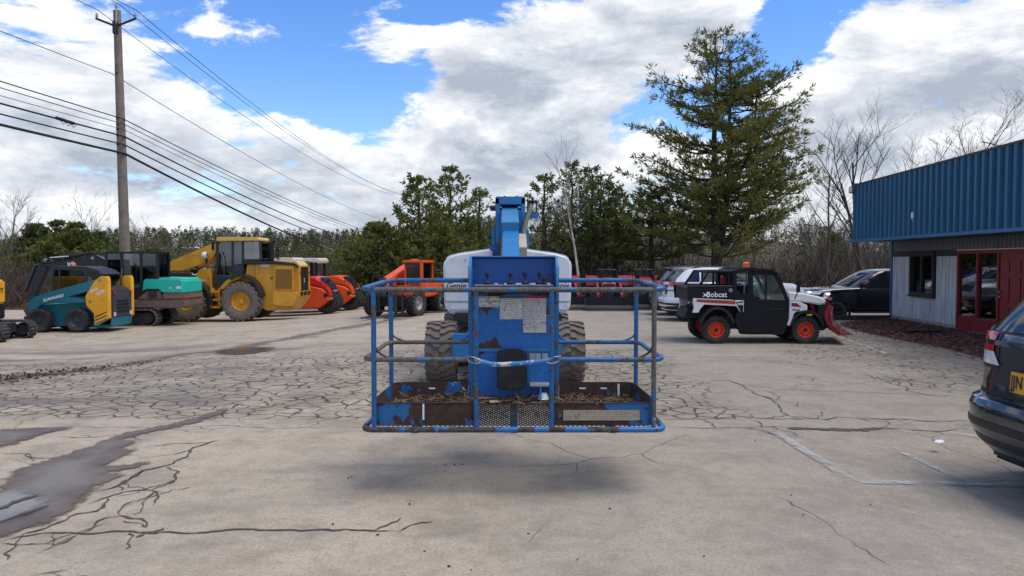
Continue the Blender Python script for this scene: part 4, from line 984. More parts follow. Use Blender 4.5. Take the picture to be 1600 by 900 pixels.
MB().box(-.39, .39, -.20, .01, 1.625, 1.675).build('control_tray', DBLUE, con, bevel=.006)
MB().box(-.36, .36, -.205, -.12, 1.676, 1.692).build('control_plate', mat('worn_plate', '#7b8288', .5, .3, var=.3, scale=20), con, bevel=.003)
for x, h in ((-.245,.095), (-.03,.095), (.105,.10), (.235,.10), (.285,.05)):
    lv = sub('lever', con, (x, -.16, 1.69)); MB().lathe([(.028,0),(.030,.018),(.016,.03),(.007,.04),(.007,h-.025)], (0,0,0), 12, 'z').build('boot', BLKM, lv)
    MB().lathe([(.001,h+.022),(.016,h+.016),(.021,h),(.016,h-.016),(.006,h-.026)], (0,0,0), 12, 'z').build('knob', BLK, lv)
for x, w in ((-.16,.03), (-.075,.02), (.045,.05), (.175,.05), (.32,.03)): MB().box(x-w/2, x+w/2, -.21, -.18, 1.69, 1.705).build('switch_label', mat('cream_label', '#c9c3ae', .6, var=.15, scale=40), con)
def placard_mat(name, base, ink, head, head_h, rows, x0, x1, z0, z1):
    m, nt, bs = nodes_of(name); tcx = N(nt, 'ShaderNodeTexCoord'); s_ = N(nt, 'ShaderNodeSeparateXYZ'); nt.links.new(tcx.outputs['Object'], s_.inputs[0])
    wv_ = nnoise(nt, 120, 2, .7, stretch=(1,1,.35)); col_ = nmix(nt, nrange(nt, nnoise(nt, 9, 4, .6), .3, .7), C(base), tuple(c*.86 for c in C(base)))
    zl = nmath(nt, 'FRACT', nmath(nt, 'MULTIPLY', s_.outputs[2], rows)); ln = nmath(nt, 'MULTIPLY', nrange(nt, zl, .35, .5), nrange(nt, wv_, .45, .52))
    col_ = nmix(nt, nmath(nt, 'MULTIPLY', ln, .6), col_, C(ink))
    blk = nrange(nt, nnoise(nt, 22, 1, .4, offs=(3,0,7)), .66, .68); col_ = nmix(nt, nmath(nt, 'MULTIPLY', blk, .5), col_, C(head if 'red' in name else ink))
    hd = nrange(nt, s_.outputs[2], z1-head_h-.001, z1-head_h+.001) if head_h else None
    if hd is not None: col_ = nmix(nt, hd, col_, C(head))
    nt.links.new(col_, bs.inputs['Base Color']); bs.inputs['Roughness'].default_value = .55; return m
for nm, x0, x1, z0, z1, args in (('safety_placard', -.33, -.135, 1.475, 1.575, ('placard_pictograms', '#d6d4cc', '#3b3c3e', '#303030', 0, 26)), ('safety_placard', -.13, .085, 1.36, 1.575, ('placard_green', '#d5d3c8', '#4c5250', '#1d5a50', .018, 60)), ('safety_placard', .09, .305, 1.235, 1.58, ('placard_red', '#cfc9c0', '#5a5250', '#a5262b', .022, 55))):
    MB().box(x0, x1, -.0265, -.021, z0, z1).build(nm, placard_mat(args[0], *args[1:], x0, x1, z0, z1), con)
for x0, x1 in ((.15,.20), (.205,.255), (.27,.32)): MB().box(x0, x1, -.0265, -.021, 1.04-.075, 1.04).build('rating_label', mat('grey_label', '#9a9f9d', .5, .2, var=.2, scale=30), con, bevel=.001)
# black manual box on the panel, small blue foot box with a white cap
MB().prism([(-.155,.735),(-.13,.71),(.10,.71),(.125,.74),(.125,1.05),(.06,1.085),(-.10,1.085),(-.155,1.055)], -.13, -.022).build('manual_box', mat('manual_box_black', '#111216', .5, var=.3, scale=6, dirt='#55534f', dirt_amt=.3), con, bevel=.014)
fb = sub('foot_switch_box', con, (.255, -.11, .60)); MB().prismx([(-.09,0),(.08,0),(.08,.165),(-.06,.165),(-.09,.10)], -.012, .0).build('side_plate', BPC, fb)
MB().box(-.105, .11, -.07, .08, .15, .17).build('lid', mat('worn_aluminium', '#a7a9a8', .45, .5, var=.25, scale=14), fb, bevel=.004); MB().box(-.09, .10, .02, .07, 0, .15).build('back_plate', DBLUE, fb)
b = MB(); b.lathe([(.001,.09),(.03,.086),(.044,.06),(.046,.035),(.06,.03)], (.02,-.02,0), 16, 'z'); b.lathe([(.03,.03),(.026,0)], (.02,-.02,0), 14, 'z')
tag(b.build('white_cup', WHITE, None), 'crumpled white cup lying in the foot box of the lift platform', 'cup').location = (PC+.255, DB-.11, .60)
LB(MB(), PC+.10+.30, PC+.72+.30, DF+.020, DF+.0235, .615, .70).build('capacity_decal', placard_mat('placard_plate', '#a39a84', '#5b5344', '#5b5344', 0, 60, 0, 1, 0, 1), lift)
for x0, x1, d in ((-.74,-.725,DF+.018), (.62,.68,DB-.018), (.82,.88,DB-.018), (-.80,-.74,DB-.018), (.98,1.0,DB-.018)):
    z0 = .60 if x1-x0 > .1 else .62
    LB(MB(), PC+x0, PC+x1, d, d+.004, .70 if d > 6.5 and x1-x0 > .03 else z0, .715 if d > 6.5 and x1-x0 > .03 else (.615 if x1-x0 > .1 else .75)).build('paint_mark', WHITE, lift)
# straw and needles that have blown in
rg = np.random.default_rng(12); n = 2600
P = np.stack([rg.uniform(-1.1, 1.1, n)+PC, DF+.08+(DB-DF-.12)*(1-rg.random(n)**1.7), np.zeros(n)], 1)
edge = (DB-P[:,1])/(DB-DF); keep = (np.abs(P[:,0]-PC) > .36) | (edge < .22); P = P[keep]; n = len(P)
P[:,2] = .572+.03*(P[:,1]-DF)+np.abs(rg.normal(0,.022,n))*(1.2-(DB-P[:,1])/(DB-DF)*.7)
d = unit(np.stack([rg.normal(0,1,n), rg.normal(0,.7,n), rg.normal(.05,.22,n)], 1)); L = rg.uniform(.04,.15,(n,1)); s2 = unit(np.cross(d, rg.normal(0,1,(n,3))))*.0028
V = np.stack([P-s2, P+s2, P+d*L+s2, P+d*L-s2], 1)
tag(link('straw_litter', quads_mesh('straw_litter', V, 4, [mat('straw_dry', '#8a7354', .9, var=.3, scale=9), mat('needle_brown', '#5b4431', .9, var=.3)], rg.integers(0, 2, n))), 'dry straw and pine needles lying on the lift platform floor', 'straw', kind='stuff')
b = MB(); b.prismz([(0,0),(.10,.02),(.14,.06),(.08,.07),(.02,.05)], 0, .006); o = tag(b.build('dry_leaf', mat('pale_leaf', '#b9a98c', .8), None), 'single pale dry leaf on the platform floor before the console', 'leaf'); o.location = (PC-.22, DB-.25, .615); o.rotation_euler = (.15, .1, .3)
# platform mount, rotator and the sloping telescopic boom
b = MB(); LB(b, PC-.16, PC+.16, DB+.02, DB+.14, .55, 1.25); b.build('platform_mount', BPC, lift, bevel=.012)
b = MB(); b.cyl(LP(PC, DB+.28, .72), LP(PC, DB+.28, 1.18), .15, 20); b.build('rotator', DSTEEL, lift, bevel=.01)
BX = -.03
def beam(name, p, q, w, h, m, parent=lift, bevel=.012):
    p, q = Vector(LP(*p)), Vector(LP(*q)); d = q-p; L = d.length; ang = math.atan2(d.z, d.y); c = (p+q)/2; az = math.atan2(-d.x, math.hypot(d.y, 0))
    return MB().obox(c, (w, L, h), (ang, 0, az)).build(name, m, parent, bevel=bevel)
beam('jib_arm', (PC, DB+.3, .92), (PC-.01, 8.5, 1.28), .16, .22, BPC)
beam('boom_inner', (BX+.02, 8.4, 1.30), (BX, 12.9, 2.52), .255, .30, BPC); beam('boom_tip', (BX, 11.9, 2.37), (BX-.01, 13.3, 2.75), .285, .33, mat('lift_blue_light', '#3a7ca8', .4, var=.08, scale=3))
ob = beam('boom_outer', (BX, 12.9, 2.56), (BX-.02, 15.2, 2.98), .40, .44, BPC)
# collar at the mouth of the outer boom, hinged riser plates either side
b = MB(); z0, z1 = 2.27, 3.02
for x0, x1, a, c in ((BX-.26, BX-.185, 2.22, z1), (BX+.185, BX+.26, 2.22, z1), (BX-.26, BX+.26, 2.90, z1+.02)): LB(b, x0, x1, 12.95, 13.45, a, c)
b.build('boom_collar', BPC, lift, bevel=.012)
for x in (-.1, .12): MB().cyl(LP(BX+x, 13.2, 3.03), LP(BX+x, 13.2, 3.07), .02, 8).build('bolt', DSTEEL, lift)
for s, h in ((-1, 2.52), (1, 2.46)):
    b = MB().prismx([(13.0-LY, 1.5), (14.6-LY, 1.5), (14.5-LY, h-.1), (13.9-LY, h), (13.1-LY, h)], BX+s*.30-.03-LX, BX+s*.30+.03-LX); b.build('riser_plate', BPC, lift, bevel=.01)
LB(MB(), BX-.40, BX-.20, 13.05, 13.7, 1.5, 2.20).build('riser_housing', mat('lift_blue_deep', '#1f5c9c', .4, var=.12), lift, bevel=.015)
MB().cyl(LP(BX-.36, 13.3, 2.86), LP(BX-.24, 13.3, 2.86), .05, 12).build('pin_boss', DSTEEL, lift)
MB().cyl(LP(BX-.40, 13.2, 2.36), LP(BX-.30, 13.2, 2.36), .06, 12).build('pin_boss', DSTEEL, lift)
beam('cable_track', (BX+.20, 11.6, 1.98), (BX+.205, 12.75, 2.24), .13, .30, mat('beige_cover', '#b3a692', .6, var=.1, scale=3), lift, .006)
MB().tube(fil([LP(BX+.22, 12.7, 2.34), LP(BX+.27, 12.9, 2.60), LP(BX+.36, 13.1, 2.86), LP(BX+.38, 13.3, 2.95)], .2), .045, 10).build('hose_bundle', mat('hose_grey', '#5d5a58', .7, var=.3, scale=20), lift)
b = MB(); LB(b, BX+.30, BX+.33, 13.15, 13.4, 2.80, 2.98); LB(b, BX+.30, BX+.47, 13.15, 13.4, 2.965, 2.985); LB(b, BX+.455, BX+.475, 13.15, 13.4, 2.80, 2.98); b.build('hose_bracket', BLK, lift, bevel=.004)
LB(MB(), BX+.26, BX+.50, 13.2, 13.5, 2.68, 2.79).build('bracket_arm', BPC, lift, bevel=.01)
# turntable covers
HX = -.075
for s in (-1, 1):
    prof = [(.26,1.06),(.92,1.03),(1.02,1.07),(1.055,1.20),(1.07,1.72),(1.07,1.84),(1.045,1.945),(.97,2.005),(.80,2.05),(.30,2.12),(.26,2.12)]
    b = MB().prism([(HX-LX+s*x, z) for x, z in prof], 12.3-LY, 14.9-LY); cv = b.build('turntable_cover', HOOD, lift, bevel=.06, seg=3)
    LB(MB(), HX+s*.66-.40, HX+s*.66+.385, 12.292, 12.30, 1.235, 1.25).build('cover_seam', RIMG, cv)
    LB(MB(), HX+s*.62-.34, HX+s*.62+.34, 12.285, 12.296, 1.10, 1.22).build('cover_ledge', HOOD, cv, bevel=.006)
    for x in (.50, .62, .70): MB().cyl(LP(HX+s*x, 12.28, 1.93), LP(HX+s*x, 12.31, 1.93), .014, 8).build('cover_bolt', RIMG, cv)
    txt('Genie', cv, LP(HX+s*.86, 12.283, 1.50), .14, TXTK, bold=.01, shear=.25)
LB(MB(), HX-.9, HX+.9, 12.2, 14.8, .86, 1.05).build('turntable', DSTEEL, lift, bevel=.03)
LB(MB(), HX-.62, HX+.62, 11.3, 14.2, .46, .84).build('chassis', BPC, lift, bevel=.03)
LB(MB(), HX-.84, HX-.40, 11.15, 11.4, .40, .80).build('axle_housing', BPC, lift, bevel=.02); LB(MB(), HX+.40, HX+.84, 11.15, 11.4, .40, .80).build('axle_housing', BPC, lift, bevel=.02)
LB(MB(), HX-.9, HX+.9, 11.50, 11.75, .40, .62).build('front_axle', DSTEEL, lift, bevel=.03); LB(MB(), HX-.85, HX+.85, 13.5, 13.75, .40, .62).build('rear_axle', DSTEEL, lift, bevel=.03)
for s in (-1, 1):
    for (x, D) in ((1.0, 11.65), (.90, 13.62)):
        w = sub('wheel', lift, LP(HX+s*x-.03, D, .485), (0, 0, 0 if s < 0 else math.pi)); w.rotation_euler = (0, 0, math.pi/2 * (-1 if s < 0 else 1))
        link('tyre', tyre_mesh(.485, .47, 'lug', RUBD, .52), w); link('rim', rim_mesh(.485, .47, WHITE, .52, 'disc'), w)
# ================================================================ vehicles and machines
def Tr(ox, oy, k, refx, gy, s):
    """measured side-view point -> metres from the machine's base (x to the right, z up)"""
    return lambda x, y: (((ox+x/k)-refx)/s, (gy-(oy+y/k))/s)
def place(u, v):
    p = ground_at(u, v); return p, F_PX/p.y
def outline(t, pts): return [t(*p) for p in pts]
def tubes3(b, pts, y, r, n=6): b.tube([(x, y, z) for x, z in pts], r, n)

# ---------------------------------------------------------------- skid steer (teal and yellow), heading -x
p, s = place(120, 520)
sk = thing('skid_steer', 'teal and yellow skid steer loader with black cab in the machine row', 'skid steer', p)
t_ = Tr(0, 340, 4.09, 120, 520, s); W = 1.72
t = lambda x, y: t_(x if x < 685 else 685+(x-685)*.2, y)
for y, o in ((.14, -1), (W-.14, 1)):
    for zx in (245, 488): x, z = t(zx, 652); wheel(sk, x, y, .41, .41, .29, mat('rim_dark_grey', '#3c4148', .5, .3, var=.25, scale=9, dirt='#6a645b'), 'lug', RUB, .62, out=o)
TEALB = TEALD
b = MB().prism(outline(t, [(190,600),(200,560),(560,545),(600,600),(610,690),(700,690),(720,660),(720,700),(640,712),(200,690)]), .30, W-.30); b.build('chassis', TEALB, sk, bevel=.02)
for y0, y1 in ((.02, .16), (W-.16, W-.02)):
    a = MB().prism(outline(t, [(178,585),(182,540),(225,505),(330,470),(500,425),(600,398),(640,385),(655,430),(570,470),(440,505),(545,520),(548,545),(330,545),(270,555),(235,580),(200,610)]), y0, y1); a.build('lift_arm', TEALB, sk, bevel=.015)
    c = MB().prism(outline(t, [(648,374),(690,374),(728,395),(726,645),(604,692),(600,612),(552,560),(548,500),(605,405)]), y0-.015 if y0 < .5 else y0-.06, y1+.06 if y0 < .5 else y1+.015); c.build('rear_tower', YELB, sk, bevel=.02)
    for q in ((644,398), (580,535)):
        x, z = t(*q); MB().cyl((x, y0-.03, z), (x, y1+.03, z), .045, 12).build('pivot_pin', STEEL, sk)
    for k_ in range(3):
        MB().prism(outline(t, [(610,630+k_*22),(685,600+k_*22),(687,606+k_*22),(611,638+k_*22)]), (y0 if y0 < .5 else y1+.01)-.019, (y0 if y0 < .5 else y1+.02)-.014).build('stripe', BLK if k_ < 2 else TEALB, sk)
    x, z = t(390, 528); x2, z2 = t(560, 524); MB().cyl((x, (y0+y1)/2, z), (x2, (y0+y1)/2, z2), .028, 10).build('tilt_link', TEALB, sk)
# dark rear door with lamps
rx0, _ = t(690, 0); rx1, _ = t(726, 0)
_, z0 = t(0, 640); _, z1 = t(0, 470)
rd = MB().box(rx0-.3, rx1+.04, .24, W-.24, z0, z1+.02).build('rear_door', mat('charcoal_panel', '#363c47', .5, var=.15, scale=4), sk, bevel=.03)
for k_ in range(4): MB().box(rx1+.04, rx1+.06, .5, W-.5, z0+.14+.12*k_, z0+.2+.12*k_).build('vent_slat', BLK, rd)
for y in (.34, W-.34):
    MB().lathe([(.05,.0),(.05,.03),(.001,.035)], (rx1+.04, y, z1-.07), 12, 'x').build('tail_lamp', REDL, rd); MB().box(rx1+.04, rx1+.055, y-.06, y+.06, z0+.03, z0+.16).build('reflector', mat('pale_reflector', '#d8b9bd', .3), rd)
MB().prism(outline(t, [(690,690),(720,640),(735,640),(735,665),(712,695)]), .2, W-.2).build('rear_bumper', TEALB, sk, bevel=.02)
MB().prism(outline(t, [(560,470),(650,440),(725,470),(725,500),(560,560)]), .3, W-.3).build('engine_hood', DSTEEL, sk, bevel=.03)
# cab
CABM = mat('cab_grey', '#23282e', .5, var=.2, scale=3)
roof = outline(t, [(285,318),(300,309),(520,312),(600,335),(640,365),(625,372),(590,350),(300,330)])
MB().prism(roof, .30, W-.30).build('cab_roof', CABM, sk, bevel=.02)
for y in (.33, W-.33):
    b = MB(); tubes3(b, outline(t, [(310,322),(298,400),(300,490)]), y, .05); tubes3(b, outline(t, [(515,325),(525,420)]), y, .045); tubes3(b, outline(t, [(610,350),(640,390),(640,440)]), y, .035); tubes3(b, outline(t, [(350,330),(345,480)]), y, .03); tubes3(b, outline(t, [(298,490),(420,465),(525,435)]), y, .04)
    b.build('cab_frame', CABM, sk)
    MB().prism(outline(t, [(315,335),(510,335),(520,430),(305,485)]), y-.004, y+.004).build('side_mesh_window', GLD, sk)
    MB().prism(outline(t, [(530,345),(600,350),(628,385),(628,410),(535,425)]), y-.004, y+.004).build('rear_quarter_window', GL, sk)
    b = MB()
    for k_ in range(7):
        q = t(470+k_*7, 340); q2 = t(470+k_*7, 440); b.tube([(q[0], y, q[1]), (q2[0], y, q2[1])], .006, 4)
        q = t(465, 345+k_*14); q2 = t(515, 345+k_*14); b.tube([(q[0], y, q[1]), (q2[0], y, q2[1])], .006, 4)
    b.build('window_guard', BLKM, sk)
x, z = t(430, 470); MB().box(x-.3, x+.25, .5, W-.5, z-.2, z-.05).build('seat', BLKM, sk, bevel=.05); MB().box(x+.15, x+.3, .5, W-.5, z-.1, z+.45).build('seat_back', BLKM, sk, bevel=.05)
x, z = t(425, 306); MB().lathe([(.06,0),(.055,.06),(.03,.10),(.001,.105)], (x, .5, z-.01), 12, 'z').build('beacon', AMBER, sk)
q = t(345, 512); txt('SUNWARD', sk, (q[0], .012, q[1]-.01), .14, TXTW, (R(90), R(-15), 0), .012, .2)
q = t(608, 464); txt('SWL', sk, (q[0], -.018+.02, q[1]), .15, TXTW, (R(90), R(-27), 0), .015)
q = t(648, 467); txt('3230', sk, (q[0], -.018+.02, q[1]-.06), .15, TXTW, (R(90), R(-27), 0), .015)
for o_ in sk.children:
    if o_.name.startswith('lettering'): o_.location.y = (.016 if o_.location.z < 1.0 and o_.location.x < -.5 else -.0) - .004
# quick-attach plate and bucket in front
b = MB().prism([(-2.1,.08),(-1.55,.06),(-1.5,.12),(-1.55,.5),(-1.75,.55),(-1.72,.2),(-2.1,.14)], .0, W); b.build('bucket', DSTEEL, sk, bevel=.01)

# ---------------------------------------------------------------- tracks for excavators
def track(parent, x0, x1, y0, y1, h, m_pad, n=44):
    tk = sub('track', parent); r = h/2; L = (x1-x0)-h; per = 2*L+2*math.pi*r
    def at(d):
        d %= per
        if d < L: return (x0+r+d, 0.0, 0)
        d -= L
        if d < math.pi*r: a = d/r; return (x1-r+r*math.sin(a), r-r*math.cos(a), a)
        d -= math.pi*r
        if d < L: return (x1-r-d, h, math.pi)
        d -= L; a = d/r; return (x0+r-r*math.sin(a), r+r*math.cos(a), math.pi+a)
    b = MB()
    for i in range(n):
        x, z, a = at(per*i/n); cx, cz = (x, z)
        nx_, nz_ = math.sin(a), -math.cos(a); cx -= nx_*.02; cz -= nz_*.02
        b.obox((cx, (y0+y1)/2, cz), (per/n*.86, y1-y0, .04), (0, -a, 0)); b.obox((cx+nx_*.03, (y0+y1)/2, cz+nz_*.03), (per/n*.3, (y1-y0)*.94, .035), (0, -a, 0))
    b.build('track_pads', m_pad, tk, smooth=0)
    b = MB(); b.prism([(x0+r*.9, .08), (x1-r*.9, .08), (x1-r*.9, h-.12), (x0+r*.9, h-.12)], y0+.08, y1-.08); b.build('track_frame', DSTEEL, tk, bevel=.02)
    for x in (x0+r, x1-r): MB().lathe([(r*.82,-.5*(y1-y0)+.05),(r*.82,.5*(y1-y0)-.05),(r*.6,.5*(y1-y0)-.05)], (x,(y0+y1)/2,r), 20).build('sprocket', mat('rusty_iron', '#57402f', .85, .2, var=.35, scale=7), tk); MB().lathe([(r*.6,-.5*(y1-y0)+.04),(r*.25,-.5*(y1-y0)+.06),(.001,-.5*(y1-y0)+.06)], (x,(y0+y1)/2,r), 18).build('hub', DSTEEL, tk)
    for i in range(4): MB().cyl((x0+r+L*(i+.5)/4, y0+.06, .12), (x0+r+L*(i+.5)/4, y1-.06, .12), .10, 12).build('roller', DSTEEL, tk)
    return tk
PADM = mat('track_steel', '#6e675f', .6, .4, var=.35, scale=8, dirt='#9a8f80', dirt_amt=.5)
PADK = mat('track_rubber', '#3a3a3a', .8, var=.3, scale=8, dirt='#8a8378', dirt_amt=.5)

# ---------------------------------------------------------------- teal excavator with black cab, heading -x
p, s = place(244, 510)
ex = thing('excavator', 'teal excavator with black cab and black lettered boom behind the skid steer', 'excavator', p)
t = Tr(190, 420, 9.0, 244, 510, s); t2 = Tr(0, 340, 4.09, 244, 510, s); W = 1.75
track(ex, -2.35, .02, .0, .42, .62, PADM); track(ex, -2.35, .02, W-.42, W, .62, PADM)
MB().box(-1.7, -.5, .42, W-.42, .2, .5).build('undercarriage', DSTEEL, ex, bevel=.03); MB().cyl((-1.1,W/2,.5), (-1.1,W/2,.72), .45, 24).build('slew_ring', MATS['rusty_iron'], ex)
CWT = mat('counterweight_brown', '#6a5850', .65, var=.3, scale=4, dirt='#4a3f3a', dirt_amt=.6)
MB().prism([(-2.0,.66),(.95,.66),(1.0,.72),(1.0,.98),(-2.05,.98)], .02, W-.02).build('slew_frame', CWT, ex, bevel=.04)
MB().prism([(.22,.985),(1.0,.985),(1.0,1.2),(.22,1.2)], .03, W-.03).build('counterweight', mat('counterweight_rust', '#7d5847', .7, var=.3, scale=5, dirt='#5a463c'), ex, bevel=.04)
hd = MB().prism([(-.55,1.2),(-.5,1.68),(-.38,1.78),(.85,1.76),(.98,1.68),(1.0,1.2),(.2,1.2),(.1,1.32),(-.35,1.32)], .04, W-.04).build('engine_hood', TEAL, ex, bevel=.05, seg=3)
b = MB().prism([(-.72,.985),(.22,.985),(.16,1.2),(.05,1.31),(-.32,1.31),(-.6,1.1)], .03, W-.03); sp = b.build('side_cover', CWT, ex, bevel=.02)
for k_ in range(4): MB().box(-.3, .05, .015, .04, 1.05+.065*k_, 1.08+.065*k_).build('louvre', BLK, sp)
MB().box(-1.05, -.56, .1, W-.2, .985, 1.62).build('side_door', mat('teal_door', '#12705f', .4, var=.12), ex, bevel=.03)
MB().lathe([(.05,0),(.05,-.006),(.001,-.006)], (.52,.035,1.40), 14).build('round_decal', mat('yellow_decal', '#cfc02f', .5), ex)
MB().box(.75, .9, .03, .04, 1.37, 1.46).build('decal', WHITE, ex); MB().box(-1.1, -.7, .05, .3, .82, .97).build('step_light', YELB, ex, bevel=.02)
# cab of the excavator
c0 = outline(t2, [(672,235),(690,218),(1005,216),(1012,235),(1015,405),(980,410),(880,410),(870,470),(672,470)])
cabx0, cabz1 = t2(670, 216); cabx1, _ = t2(1014, 216); _, cabz0 = t2(0, 470)
cb = sub('cab', ex); cw0, cw1 = .05, 1.0; EXC = mat('cab_charcoal', '#1d2124', .45, var=.2, scale=4)
MB().box(cabx0, cabx1, cw0, cw1, cabz1-.07, cabz1).build('cab_roof', EXC, cb, bevel=.03)
MB().box(cabx0+.02, cabx1, cw0, cw1, .99, 1.42).build('cab_base', EXC, cb, bevel=.03)
b = MB()
for x in (cabx0+.05, cabx0+.62, cabx0+1.32, cabx1-.05):
    for y in (cw0+.04, cw1-.04): MB().box(x-.05, x+.05, y-.04, y+.04, 1.4, cabz1-.05).build('cab_post', EXC, cb, bevel=.01)
zc = cabz1-.08
MB().box(cabx0+.69, cabx0+1.26, cw0+.02, cw0+.03, 1.55, zc).build('door_window', GL, cb); MB().box(cabx0+1.38, cabx1-.1, cw0+.02, cw0+.03, 1.5, zc).build('side_window', GLD, cb)
MB().box(cabx0+.11, cabx0+.56, cw0+.02, cw0+.03, 1.5, zc).build('front_side_window', GLD, cb); MB().box(cabx1-.03, cabx1-.02, cw0+.08, cw1-.08, 1.55, zc).build('rear_window', GL, cb); MB().box(cabx0+.0, cabx0+.01, cw0+.08, cw1-.08, 1.5, zc).build('windscreen', GL, cb)
MB().box(cabx0+.55, cabx0+1.1, .3, .8, 1.40, 1.52).build('seat', BLKM, cb, bevel=.04); MB().box(cabx0+1.0, cabx0+1.15, .32, .78, 1.5, 2.1).build('seat_back', BLKM, cb, bevel=.05)
# boom, stick, bucket
BOOMK = mat('boom_black', '#15181f', .42, var=.2, scale=2, dirt='#3c3b39', dirt_amt=.35)
by = W/2+.1
bm_ = MB().prism(outline(t2, [(660,372),(625,345),(590,308),(540,300),(400,318),(250,320),(185,312),(178,290),(260,292),(360,270),(480,240),(545,232),(590,258),(650,335)]), by-.14, by+.14).build('boom', BOOMK, ex, bevel=.03)
MB().tube([(x, by-.10, z) for x, z in outline(t2, [(540,240),(590,262),(628,312),(655,362)])], .035, 8).build('boom_hose', mat('hose_pale', '#83847f', .6), bm_)
st = MB().prism(outline(t2, [(205,255),(235,285),(215,330),(150,470),(105,590),(65,585),(70,520),(115,390),(160,290)]), by-.11, by+.11).build('stick', BOOMK, ex, bevel=.03)
q0, q1 = t2(222, 256), t2(350, 246); q2 = t2(480, 226)
MB().cyl((q0[0],by,q0[1]), (q1[0],by,q1[1]), .03, 10).build('piston_rod', CHROME, ex); MB().cyl((q1[0],by,q1[1]), (q2[0],by,q2[1]), .065, 12).build('boom_cylinder', BOOMK, ex)
q0, q1 = t2(165, 300), t2(80, 480); MB().cyl((q0[0]-.2,by,q0[1]), (q1[0]-.15,by,q1[1]), .06, 12).build('bucket_cylinder', BOOMK, ex)
MB().prism(outline(t2, [(60,560),(110,560),(175,600),(180,680),(120,725),(70,690),(95,640)]), by-.35, by+.35).build('bucket', mat('bucket_rust', '#5a4636', .75, .2, var=.35, scale=6), ex, bevel=.01)
for q in ((205,270), (85,565), (640,355)):
    x, z = t2(*q); MB().cyl((x, by-.17, z), (x, by+.17, z), .06, 12).build('pivot_pin', STEEL, ex)
q = t2(372, 297); txt('IHI', ex, (q[0], by-.146, q[1]), .21, TXTW, (R(90), R(-8), 0), .02)
x, z = t2(515, 257); MB().box(x-.05, x+.05, by-.146, by-.14, z-.05, z+.05).build('boom_decal', RIMG, ex)

for k_ in range(3): MB().tube([(x, by-.06+.06*k_, z) for x, z in outline(t2, [(560,236-4*k_),(470,232-5*k_),(380,246-6*k_),(260,268-6*k_),(215,262),(190,300),(150,400)])], .016, 5).build('hydraulic_hose', BLKM, ex)
MB().tube([(cabx0+.66, .02, 1.5), (cabx0+.64, -.02, 1.8), (cabx0+.66, .02, 2.1)], .014, 6).build('grab_rail', STEEL, ex)
# ---------------------------------------------------------------- yellow mini excavator at the left edge
p, s = place(48, 529); p = Vector((p.x, p.y-1.25, p.z))
sa = thing('mini_excavator', 'yellow mini excavator cut off by the left edge of the picture', 'excavator', p)
track(sa, -1.95, .0, 0, .34, .54, PADK); track(sa, -1.95, 0, 1.25, 1.59, .54, PADK)
MB().box(-1.3, -.4, .34, 1.25, .2, .5).build('undercarriage', DSTEEL, sa, bevel=.03); MB().cyl((-1.2,.8,.45), (-1.2,.8,.62), .3, 20).build('slew_ring', DSTEEL, sa)
rgt = -.86; plan = [(-2.4,.05),(-1.6,.05),(-1.12,.28),(rgt,.72),(rgt,1.42),(-1.0,1.54),(-2.4,1.54)]
MB().prismz([(x-.02, y) for x, y in plan], .60, 1.06).build('slew_frame', BLK, sa, bevel=.04)
MB().prismz(plan, 1.062, 1.80).build('engine_cover', YELB, sa, bevel=.06, seg=3)
txt('SANY', sa, (rgt+.003, 1.06, 1.47), .22, TXTK, (R(90), 0, R(90)), .03)
b = MB()
for x in (-3.0, -2.1):
    for y in (.1, .95): b.box(x-.04, x+.04, y-.04, y+.04, 1.06, 2.4)
b.box(-3.06, -2.04, .05, 1.0, 2.36, 2.45); b.build('cab_frame', BLK, sa, bevel=.02); MB().box(-2.96, -2.14, .07, .08, 1.3, 2.36).build('cab_window', GLD, sa)

# ---------------------------------------------------------------- yellow wheel loader, heading -x
p, s = place(375, 503)
wl_ = thing('wheel_loader', 'large yellow articulated wheel loader with dark cab in the machine row', 'wheel loader', p)
tl_ = Tr(230, 340, 4.706, 375, 503, s); W = 2.45
t = lambda x, y: tl_(x if x < 1050 else 1050+(x-1050)*.30, y)
RW = .80
for y, o in ((.28, -1), (W-.28, 1)):
    wheel(wl_, 0, y, RW, RW, .56, YEL, 'lug', RUBD, .45, out=o); wheel(wl_, t(300,0)[0]-.12, y, RW, RW, .56, YEL, 'lug', RUBD, .45, out=o)
rear = MB().prism(outline(t, [(540,520),(540,470),(600,455),(640,425),(690,420),(700,345),(905,335),(1090,350),(1180,372),(1195,430),(1195,545),(1205,560),(1205,590),(1060,660),(1030,690),(840,690),(700,590)]), .55, W-.55).build('rear_frame', YEL, wl_, bevel=.03)
